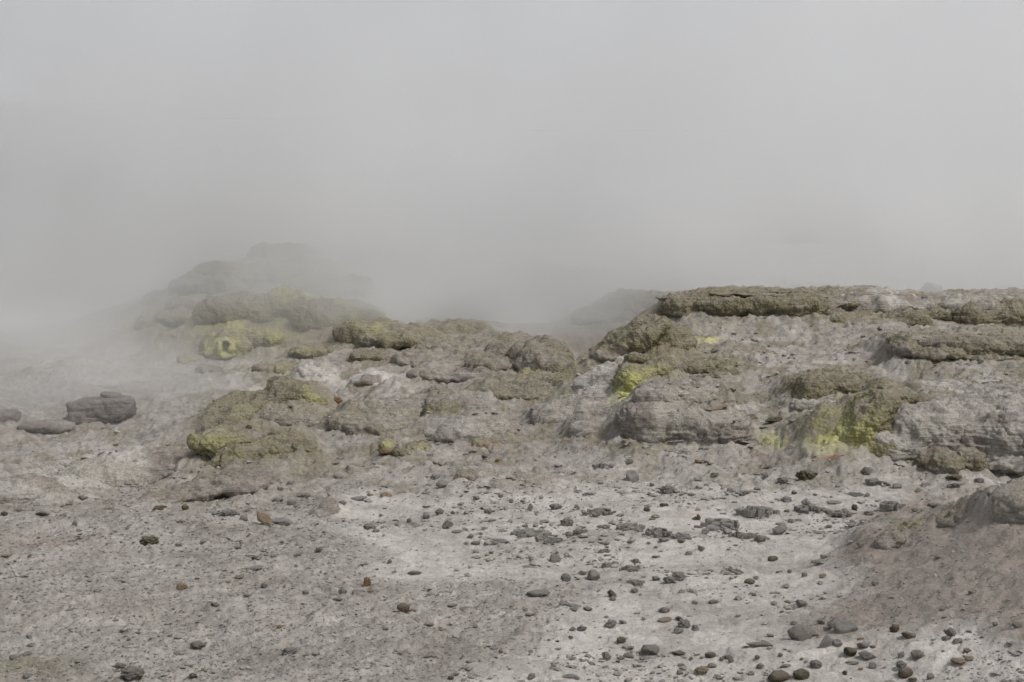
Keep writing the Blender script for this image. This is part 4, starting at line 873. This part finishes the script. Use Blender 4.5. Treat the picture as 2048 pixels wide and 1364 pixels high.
C = [(240, 164, 52, 26, d), (145, 192, 52, 18, g), (190, 217, 30, 16, d), (540, 172, 30, 32, d), (640, 197, 66, 50, d, 'crumb', 'dark knobbly stone left of the olive crumb pile'), (780, 178, 128, 72, l, 'crumb', 'big olive crumbly stone below the yellow outcrop'), (548, 114, 57, 25, b), (145, 84, 47, 34, o_, 'ang', 'rust-orange stone at the foot of the layered stump'), (330, 247, 38, 30, d), (490, 242, 47, 22, d), (105, 274, 52, 26, g), (405, 273, 84, 38, g, 'crust'), (288, 290, 47, 16, d, 'flat'), (660, 307, 72, 40, g, 'crumb'), (945, 320, 92, 36, g, 'flat'), (1060, 360, 38, 40, b, 'ang', 'upright brown stone alone right of the long crust patches'), (1285, 358, 175, 62, g, 'crust', 'stacked crust patch with brown top right of the upright brown stone'), (1530, 338, 92, 38, g, 'crumb'), (1415, 362, 47, 28, g),
 (500, 400, 265, 80, g, 'crust', 'long dark crust patch on the right-hand pale flat'), (775, 332, 62, 46, g, 'crumb'), (830, 380, 205, 60, g, 'crust'), (1000, 398, 175, 46, g, 'crust'), (1145, 382, 62, 28, g), (280, 474, 305, 82, g, 'crust', 'widest rubble-like crust patch right of centre'), (185, 502, 52, 38, g), (400, 525, 155, 60, g, 'crust'), (505, 537, 82, 46, g, 'crumb'), (60, 525, 155, 42, g, 'crust'), (45, 557, 47, 26, d), (130, 408, 62, 34, b, 'crumb'), (148, 412, 24, 42, o_, 'ang', 'small upright orange chip among the crust patches'), (290, 377, 47, 14, d, 'flat'), (620, 498, 92, 70, p, 'ang', 'pale wedge stone with a dark flake on it'), (625, 443, 62, 30, d, 'flat'), (688, 432, 42, 30, g), (1055, 442, 92, 20, p, 'flat'), (860, 490, 92, 14, p, 'flat'), (1040, 547, 57, 26, w_, 'flat'), (1095, 577, 47, 34, g),
 (880, 637, 52, 30, g), (860, 668, 115, 32, p, 'flat'), (162, 602, 44, 32, d), (88, 622, 42, 32, g), (580, 650, 67, 36, b, 'round', 'double-ended brown stone on the pale flat'), (350, 728, 135, 52, g, 'crust'), (30, 774, 82, 62, g, 'crumb'), (445, 787, 72, 42, b, 'round', 'pinkish brown oblong stone touching a grey one'), (480, 767, 42, 26, g), (365, 807, 30, 20, g), (487, 807, 28, 18, g), (765, 744, 38, 34, d, 'round', 'dark cube-like stone beside the light tan chip'), (678, 724, 30, 26, d), (872, 760, 47, 28, t, 'ang', 'light tan chip at the foot of the reddish mound'), (620, 722, 42, 12, g, 'flat'), (595, 847, 72, 16, p, 'flat'), (470, 857, 30, 24, g), (235, 898, 67, 28, g, 'crumb'), (125, 905, 42, 26, g), (1180, 792, 52, 32, g), (1545, 640, 32, 24, b), (750, 928, 64, 60, g), (680, 922, 42, 20, g),
 (745, 1114, 152, 112, g, 'round', 'largest rounded boulder-like stone of the lower right rubble'), (935, 1048, 77, 92, g, 'ang', 'tall pointed stone standing in the lower right rubble'), (870, 1027, 62, 42, g), (1010, 1074, 152, 84, g, 'ang', 'broad pinkish grey block in the lower right rubble'), (890, 1158, 92, 82, g, 'ang', 'pyramid stone in front of the broad pinkish block'), (960, 1168, 62, 46, g), (700, 1032, 42, 32, g), (1035, 1218, 77, 76, l, 'ang', 'olive-grey upright stone in the lower right rubble'), (1140, 1233, 112, 62, g, 'ang', 'wedge stone with white streak in front of the rubble'), (1110, 1168, 72, 52, g), (820, 1092, 62, 36, g), (1095, 1112, 42, 28, t), (1165, 1152, 38, 20, t), (1370, 1112, 72, 46, b), (1395, 1102, 47, 34, g), (1290, 1067, 62, 52, b, 'crumb'), (1300, 1037, 42, 22, o_),
 (500, 1168, 172, 62, g, 'slab', 'long low block lying left of the rubble'), (565, 1102, 47, 28, g), (60, 1044, 82, 62, g, 'crumb'), (125, 1062, 47, 52, g), (30, 1074, 62, 42, g), (35, 1002, 52, 36, b), (215, 1224, 67, 44, b, 'round'), (30, 1213, 82, 36, b, 'crumb'), (280, 1242, 28, 28, d), (335, 1252, 38, 48, g), (100, 1232, 26, 24, d), (160, 1227, 20, 18, d), (320, 1227, 42, 26, b), (488, 1232, 34, 30, d), (625, 1234, 32, 26, d), (748, 1234, 26, 22, d), (505, 1287, 47, 42, g), (165, 1338, 97, 56, t, 'crumb', 'crumbly yellowish stone at the lower edge right of centre'), (265, 1354, 52, 32, g), (455, 1324, 38, 32, g), (625, 1357, 138, 78, b, 'round', 'big rounded brown stone cut by the lower edge'), (750, 1357, 108, 78, l, 'round', 'big rounded olive stone cut by the lower edge'),
 (835, 1283, 82, 62, g, 'crumb'), (1000, 1317, 32, 32, b), (1095, 1287, 28, 16, o_), (1165, 1282, 47, 42, g), (1050, 1264, 72, 28, g), (1335, 1278, 62, 52, g, 'crumb'), (1430, 1238, 92, 62, g, 'crumb'), (1360, 1338, 92, 72, b, 'round', 'egg-shaped brown stone near the lower edge below the reddish mound'), (1505, 1344, 47, 38, g), (1400, 1362, 62, 30, l), (1670, 1273, 92, 52, t, 'ang', 'light tan block on the lower slope of the reddish mound'), (1730, 1242, 52, 32, t), (1330, 1218, 42, 42, g), (1620, 1103, 72, 62, g), (1665, 1152, 57, 38, g), (1600, 1132, 52, 30, g), (1735, 1077, 42, 24, g), (1720, 1182, 47, 28, b), (2015, 1043, 72, 46, g), (1880, 1032, 32, 28, g), (1570, 942, 42, 30, g), (1745, 837, 42, 28, g), (40, 1277, 42, 22, b), (35, 1312, 38, 34, g),
 (1180, 218, 112, 46, g, 'crumb'), (1250, 220, 52, 26, b), (1310, 230, 62, 28, g), (1650, 188, 92, 40, l, 'crumb'), (1660, 232, 72, 28, g), (1610, 227, 26, 28, d), (1790, 197, 62, 30, g), (1480, 218, 62, 32, g), (1130, 154, 72, 52, g, 'crumb'), (960, 224, 32, 18, g), (705, 264, 34, 24, b), (825, 274, 26, 18, b), (880, 277, 47, 20, g), (1070, 273, 115, 34, g, 'crust'), (1130, 282, 42, 30, g), (1435, 247, 42, 22, t)]
K = 700 / 2048
for x0, lst in ((0, A), (650, B), (1348, C)):
    for e in lst:
        stone(x0 + e[0] * K, 900 + e[1] * K, e[2] * K, e[3] * K, e[4], e[5] if len(e) > 5 else ('crumb' if RS.rand() < .28 else 'ang'), e[6] if len(e) > 6 else None, None, e[7] if len(e) > 7 else 0)
for (px, py, w, h, c, sh, lb) in ((1505, 843, 24, 16, l, 'ang', 'olive stone touching the foot of the layered stump'), (1550, 850, 38, 14, l, 'slab', 'flat olive stone beside the layered stump, clear of it'), (1851, 602, 12, 7, d, 'ang', 'tiny dark stone on the crest skyline'), (1818, 727, 14, 9, g, 'round', 'small grey stone below the layered ledge'), (1937, 728, 22, 12, d, 'crumb', 'dark stone pair below the layered ledge, left one'), (1962, 730, 14, 11, g, 'crumb', 'dark stone pair below the layered ledge, right one'),
                                   (1430, 708, 14, 10, d, 'ang', 'dark stone above the wedge-shaped moss slab'), (1466, 785, 14, 10, d, 'ang', 'small dark stone on pale slope right of the moss slab'), (1066, 827, 12, 9, d, 'ang', 'dark stone behind the rounded grey mounds'), (1073, 834, 28, 12, b, 'ang', 'brown stone between the smooth grey mounds'), (1120, 838, 18, 12, d, 'ang', 'dark stone on the smooth grey mound'), (675, 808, 24, 16, o_, 'crumb', 'brownish orange stone behind the olive-brown hump'),
                                   (497, 868, 14, 10, l, 'crumb', 'small olive clod on the lobed moss boulder'), (543, 872, 18, 11, l, 'crumb', 'olive clod right of the small one on the lobed boulder'), (577, 877, 24, 10, b, 'round', 'flat brown clod on the lobed moss boulder'), (112, 868, 12, 8, d, 'ang', 'dark pebble on the basin floor near the low flat rock')):
    stone(px, py, w, h, c, sh, lb)

# every other stone is told by its nearest landmark
def crop(x0, u, v): return x0 + u * 700 / 2048, 900 + v * 700 / 2048
LM = [(crop(0, 870, 540), 'the crumbly olive-brown stone'), (crop(0, 1062, 800), 'the orange-tan gravel stone'), (crop(0, 1525, 410), 'the leaning tan splinter'), (crop(0, 1255, 915), 'the brown gravel stone'),
      (crop(0, 1160, 1150), 'the farther dark gravel stone'), (crop(0, 1690, 1180), 'the dark stone nearer the middle'), (crop(0, 760, 1320), 'the big dark bottom stone'), (crop(0, 35, 620), 'the whitish edge flake'), (crop(0, 1400, 735), 'the light tan gravel block'),
      (crop(0, 1980, 150), 'the orange-bottomed white stone'), (crop(650, 1800, 150), 'the upright grey block'), (crop(650, 2005, 230), 'the dark knobbly stone'), (crop(650, 1200, 330), 'the upright dark stone'), (crop(650, 1415, 420), 'the bright-topped dark stone'),
      (crop(650, 725, 430), 'the tilted dark block'), (crop(650, 1210, 490), 'the widest dark crust patch'), (crop(650, 1350, 640), 'the pointed grey stone'), (crop(650, 1570, 740), 'the pyramid-shaped stone'), (crop(650, 1678, 845), 'the brown-faced stone'), (crop(650, 1250, 830), 'the broad triangular plate'),
      (crop(650, 525, 725), 'the dark flat-topped slab'), (crop(650, 245, 770), 'the upright orange-brown stone'), (crop(650, 455, 930), 'the smooth round brown stone'), (crop(650, 1675, 1020), 'the rounded knobbly stone'), (crop(650, 1735, 1115), 'the smooth yellowish stone'), (crop(650, 1905, 1170), 'the largest angular stone'),
      (crop(650, 355, 250), 'the tan-capped stone'), (crop(650, 170, 285), 'the stick-like sliver'), (crop(650, 1010, 65), 'the small rust-orange stone'), (crop(650, 1885, 350), 'the brown angular crust stone'), (crop(650, 1600, 360), 'the dark upper crust patch'),
      (crop(1348, 640, 175), 'the knobbly stone by the olive pile'), (crop(1348, 780, 150), 'the big olive crumbly stone'), (crop(1348, 145, 70), 'the rust-orange stump-foot stone'), (crop(1348, 1060, 345), 'the lone upright brown stone'), (crop(1348, 1285, 335), 'the stacked brown-topped crust'), (crop(1348, 500, 370), 'the long dark crust patch'),
      (crop(1348, 280, 440), 'the widest rubble-like crust'), (crop(1348, 148, 395), 'the upright orange chip'), (crop(1348, 620, 470), 'the pale wedge stone'), (crop(1348, 580, 635), 'the double-ended brown stone'), (crop(1348, 445, 770), 'the pinkish oblong stone'), (crop(1348, 765, 730), 'the dark cube-like stone'), (crop(1348, 872, 748), 'the light tan mound-foot chip'),
      (crop(1348, 745, 1060), 'the largest rubble boulder'), (crop(1348, 935, 1000), 'the tall pointed rubble stone'), (crop(1348, 1010, 1040), 'the broad pinkish block'), (crop(1348, 1035, 1180), 'the olive upright rubble stone'), (crop(1348, 1140, 1205), 'the white-streaked wedge'), (crop(1348, 500, 1140), 'the long low block'), (crop(1348, 165, 1310), 'the crumbly yellowish stone'),
      (crop(1348, 625, 1320), 'the big rounded brown stone'), (crop(1348, 1360, 1305), 'the egg-shaped stone'), (crop(1348, 1670, 1250), 'the tan mound block'), ((1905, 950), 'the olive foot of the yellow outcrop'), ((1690, 920), 'the sulphur drape'), ((2040, 1020), 'the striated rim boulder')]
names = {}
for o, px, py, desc, cat in UNL:
    (lx, ly), nm = min(LM, key=lambda q: (q[0][0] - px) ** 2 + (1.6 * (q[0][1] - py)) ** 2)
    dx, dy = px - lx, (py - ly) * 1.6
    rel = ('right of' if dx > 0 else 'left of') if abs(dx) > abs(dy) else ('in front of' if dy > 0 else 'behind')
    names.setdefault('%s %s %s' % (desc, rel, nm), []).append((dx * dx + dy * dy, o, cat))
ORD = ['close', 'second', 'third', 'fourth', 'fifth', 'sixth']
for lab, lst in names.items():
    lst.sort(key=lambda q: q[0])
    for k, (dd, o, cat) in enumerate(lst):
        tag(o, lab if len(lst) == 1 else lab + (', nearest' if k == 0 else ', %s nearest' % ORD[min(k, 5)]), cat, 'loose stones strewn over the flat')

# ------------------------------------------------------------------ gravel: chips too many to count
def chips(name, n, seed, label, smin, smax, zone):
    rs = np.random.RandomState(seed)
    u = rs.rand(n * 6); Dd = 7.4 + (24 - 7.4) * u ** 1.7
    Aa = rs.uniform(-.40, .40, n * 6)
    x, y = Aa * Dd, Dd
    px, py, w, w2, flat, pale, gravel, mound = zones(x, y)
    cl = sstep(-.1, .55, fbm2(x, y, 1.3, 4, seed))
    if zone == 'gravel': pr = gravel * .9 + .45 * mound + .05 * pale * cl + .25 * (1 - flat) * cl
    else: pr = (.10 + .9 * cl) * (pale * .8 + .35 * gravel + .35 * (1 - flat)) * (1 - .7 * mound)
    pick = np.where(rs.rand(n * 6) < pr)[0][:n]
    x, y = x[pick], y[pick]; m_ = len(x)
    z = ground_z(x, y)
    s = smin * (smax / smin) ** (rs.rand(m_) ** 3.0) * np.clip(y / 11, .8, 1.6)
    dirs = np.array([[1, 0, 0], [0, 1, 0], [-1, 0, 0], [0, -1, 0], [0, 0, 1], [0, 0, -1]], float)
    extra = np.array([[.7, .7, .55], [-.7, .7, .5], [-.7, -.7, .6], [.7, -.7, .5]])
    T = np.concatenate([dirs, extra])                                       # ten corner chip
    Ff = np.array([[4, 6, 7], [4, 7, 8], [4, 8, 9], [4, 9, 6], [0, 1, 6], [1, 2, 7], [2, 3, 8], [3, 0, 9], [0, 6, 9], [1, 7, 6], [2, 8, 7], [3, 9, 8], [1, 0, 5], [2, 1, 5], [3, 2, 5], [0, 3, 5]])
    P = T[None] * (1 + rs.uniform(-.35, .35, (m_, 10, 3)))
    P = P * s[:, None, None] * np.stack([np.ones(m_), rs.uniform(.6, 1, m_), rs.uniform(.22, .7, m_)], 1)[:, None, :]
    th = rs.uniform(0, 6.283, m_); c, sn = np.cos(th)[:, None], np.sin(th)[:, None]
    tx = rs.uniform(-.25, .25, m_)[:, None]
    Q = np.stack([P[..., 0] * c - P[..., 1] * sn, P[..., 0] * sn + P[..., 1] * c, P[..., 2] + tx * P[..., 0]], -1)
    Q += np.stack([x, y, z + .15 * s], 1)[:, None, :]
    fa = (Ff[None] + (np.arange(m_) * 10)[:, None, None]).reshape(-1, 3)
    rep = lambda a: np.repeat(a, 10)
    pal = np.clip(rs.rand(m_) ** 2.5 * 1.1, 0, 1); br = np.clip(rs.rand(m_) ** 4, 0, 1)
    ms = np.clip(rs.rand(m_) ** 3, 0, 1) * .7
    o = mesh_obj(name, Q.reshape(-1, 3), fa, 'gravel', smooth=False, attrs={'pale': rep(pal), 'brown': rep(br), 'moss': rep(ms)})
    return tag(o, label, None, None, 'stuff')
M['gravel'] = mineral('gravel_chip', (.280, .261, .236), (.355, .333, .304), scale=2, fine=.12, bedding=.2)
chips('gravel', 46000, 3, 'fine grey gravel covering the flat at left', .004, .016, 'gravel')
chips('gravel', 9000, 5, 'scattered chips and crumbs of crust over the pale flat', .008, .040, 'crust')

# ------------------------------------------------------------------ steam: real scattering vapour, thick behind the crest and drifting through the basin
def vapour(name, density=1.0, aniso=.60):
    m = bpy.data.materials.new(name); m.use_nodes = True
    nt = m.node_tree; nt.nodes.clear()
    o = nt.nodes.new('ShaderNodeOutputMaterial'); p = nt.nodes.new('ShaderNodeVolumePrincipled')
    p.inputs['Color'].default_value = (.998, .998, 1.0, 1); p.inputs['Density'].default_value = density; p.inputs['Anisotropy'].default_value = aniso
    nt.links.new(p.outputs[0], o.inputs['Volume']); return m
def steam(name, lo, hi, vox, puffs, bank, label, nscale=.32, lowcut=.30):
    """a cloud: puffs = (centre, radii, density) plus a bank (y0, y1, density) thickening with distance, broken up by noise"""
    g = bpy.data.node_groups.new(name, 'GeometryNodeTree')
    g.interface.new_socket('Geometry', in_out='OUTPUT', socket_type='NodeSocketGeometry')
    N = lambda t: g.nodes.new(t); L = g.links.new
    out = N('NodeGroupOutput'); vc = N('GeometryNodeVolumeCube'); sm = N('GeometryNodeSetMaterial')
    vc.inputs['Min'].default_value = lo; vc.inputs['Max'].default_value = hi
    for k, a in enumerate('XYZ'): vc.inputs['Resolution ' + a].default_value = max(4, int((hi[k] - lo[k]) / vox))
    sm.inputs['Material'].default_value = vapour(name + '_vapour')
    L(vc.outputs[0], sm.inputs['Geometry']); L(sm.outputs[0], out.inputs[0])
    pos = N('GeometryNodeInputPosition').outputs[0]
    def m(op, a, b=None, c=None, clamp=False):
        n = N('ShaderNodeMath'); n.operation = op; n.use_clamp = clamp
        for i, v in enumerate((a, b, c)):
            if v is None: continue
            if isinstance(v, (int, float)): n.inputs[i].default_value = v
            else: L(v, n.inputs[i])
        return n.outputs[0]
    def vm(op, a, b):
        n = N('ShaderNodeVectorMath'); n.operation = op
        L(a, n.inputs[0])
        if isinstance(b, tuple): n.inputs[1].default_value = b
        else: L(b, n.inputs[1])
        return n
    def rng(v, a, b, c, d, smooth=True):
        n = N('ShaderNodeMapRange'); n.interpolation_type = 'SMOOTHSTEP' if smooth else 'LINEAR'
        for i, q in zip((1, 2, 3, 4), (a, b, c, d)): n.inputs[i].default_value = q
        L(v, n.inputs[0]); return n.outputs[0]
    sep = N('ShaderNodeSeparateXYZ'); L(pos, sep.inputs[0])
    x, y, z = sep.outputs
    tot = None
    for (c, r, a) in puffs:
        d = vm('SUBTRACT', pos, tuple(float(q) for q in c)).outputs[0]
        d = vm('DIVIDE', d, tuple(float(q) for q in r)).outputs[0]
        q = vm('DOT_PRODUCT', d, d).outputs['Value']
        e = m('MULTIPLY', m('EXPONENT', m('MULTIPLY', q, -1.0)), a)
        tot = e if tot is None else m('ADD', tot, e)
    nz = N('ShaderNodeTexNoise'); nz.inputs['Scale'].default_value = nscale; nz.inputs['Detail'].default_value = 3.0; nz.inputs['Roughness'].default_value = .55
    nz.inputs['Distortion'].default_value = .6
    L(vm('MULTIPLY', pos, (1.0, .8, 1.35)).outputs[0], nz.inputs['Vector'])
    fac = rng(nz.outputs[0], lowcut, .70, .02, 2.1)
    n2_ = N('ShaderNodeTexNoise'); n2_.inputs['Scale'].default_value = .17; n2_.inputs['Detail'].default_value = 4.0; n2_.inputs['Roughness'].default_value = .6; n2_.inputs['Distortion'].default_value = 1.2
    L(vm('ADD', pos, (3.0, 5.0, 1.0)).outputs[0], n2_.inputs['Vector'])
    if bank:
        for (y0, y1, a, x0, x1) in bank:
            e = m('MULTIPLY', rng(y, y0, y1, 0, a), rng(x, x0, x1, 0, 1))
            e = m('MULTIPLY', e, m('MULTIPLY', rng(nz.outputs[0], .30, .70, .35, 1.6), rng(n2_.outputs[0], .41, .60, .02, 2.1)))
            tot2 = e
            tot = m('ADD', m('MULTIPLY', tot, fac), tot2) if tot is not None else tot2
            fac = 1.0
    else:
        tot = m('MULTIPLY', tot, fac)
    # fade to nothing at the walls of the domain
    for ax, k in ((x, 0), (y, 1), (z, 2)):
        w = (hi[k] - lo[k]) * .06
        tot = m('MULTIPLY', tot, m('MULTIPLY', rng(ax, lo[k], lo[k] + w, 0, 1), rng(ax, hi[k] - w * (3 if k == 2 else 1), hi[k], 1, 0)))
    L(m('MAXIMUM', tot, 0.0), vc.inputs['Density'])
    me = bpy.data.meshes.new(name); o = bpy.data.objects.new(name, me); COL.objects.link(o)
    md = o.modifiers.new('cloud', 'NODES'); md.node_group = g
    return tag(o, label, None, None, 'stuff')
def puff(px, py, D, rx, ry, rz, a): return (at(px, py, D), (rx, ry, rz), a)
steam('steam', (-34, 26, -2.0), (34, 66, 16.5), .85, [
    puff(300, 570, 37, 2.4, 3, 1.0, .10), puff(640, 510, 37.0, 2.4, 1.6, .9, .26), puff(1740, 470, 31.5, 2.0, 1.4, .8, .22), puff(1930, 420, 32, 1.7, 1.4, .9, .22), puff(1500, 510, 32.5, 2.2, 1.4, .6, .20), puff(1250, 420, 34, 2.6, 1.6, 1.3, .18), puff(950, 380, 36, 2.4, 1.6, 1.6, .20), puff(420, 420, 37, 2.2, 1.6, 1.3, .16), puff(600, 200, 40, 3, 2, 1.8, .14), puff(1500, 180, 40, 3.5, 2, 1.6, .12), puff(1700, 480, 33, 5, 3, 1.6, .14), puff(2000, 500, 32, 3, 3, 1.2, .08), puff(720, 480, 40, 4.0, 3, 2.0, .22), puff(0, 560, 36, 4, 4, 1.6, .10), puff(420, 330, 45, 5, 4, 3.2, .13), puff(300, 120, 48, 9, 4, 3, .05), puff(480, 250, 50, 5, 3, 2.5, .14), puff(90, 215, 50, 6, 3, 1.8, .12), puff(1720, 548, 30.6, 2.4, .9, .45, .34), puff(1800, 430, 36, 3.5, 3, 1.6, .12)],
    [(28.5, 35, .085, -40, -39), (39, 46, -.03, -40, -39), (29.5, 36, .018, -12.0, 2.0)], 'grey white steam bank rising behind the crest and the left hill')
steam('steam', (-14, 15, -1.0), (7, 40, 4.6), .34, [
    puff(790, 615, 32.5, 1.6, 1.8, .65, .6), puff(880, 560, 36, 2.6, 2.4, 1.2, .40), puff(1150, 590, 35, 2.2, 2.2, .8, .36), puff(1010, 640, 33.0, 1.6, 1.6, .35, .26), puff(1230, 625, 32.2, 1.3, 1.0, .55, .24),
    puff(60, 640, 31, 2.8, 3.2, .9, .18), puff(230, 720, 27.5, 2.6, 2.4, .45, .20), puff(60, 790, 23.5, 2.4, 2.2, .35, .18), puff(260, 860, 19.5, 1.6, 1.6, .3, .08), puff(420, 760, 27, 1.6, 2, .35, .10), puff(480, 590, 31.3, 3.6, 1.0, .9, .24), puff(700, 640, 31.5, 1.4, 1.2, .5, .22), puff(30, 640, 29.0, 1.6, 1.2, .5, .34), puff(830, 610, 31.2, 1.2, .9, .5, .42), puff(940, 640, 31.0, .9, .8, .3, .3)],
    None, 'low steam drifting through the basin and pouring from the gully')
steam('steam', (.8, 6.0, -.4), (5.6, 12.5, 2.2), .10, [
    puff(2020, 1200, 8.6, .5, .6, .2, .20), puff(1980, 1130, 9.8, .45, .5, .18, .11), puff(2070, 1080, 10.0, .5, .5, .3, .14)], None,
    'thin wisp of steam curling over the reddish mound', nscale=1.3, lowcut=.36)
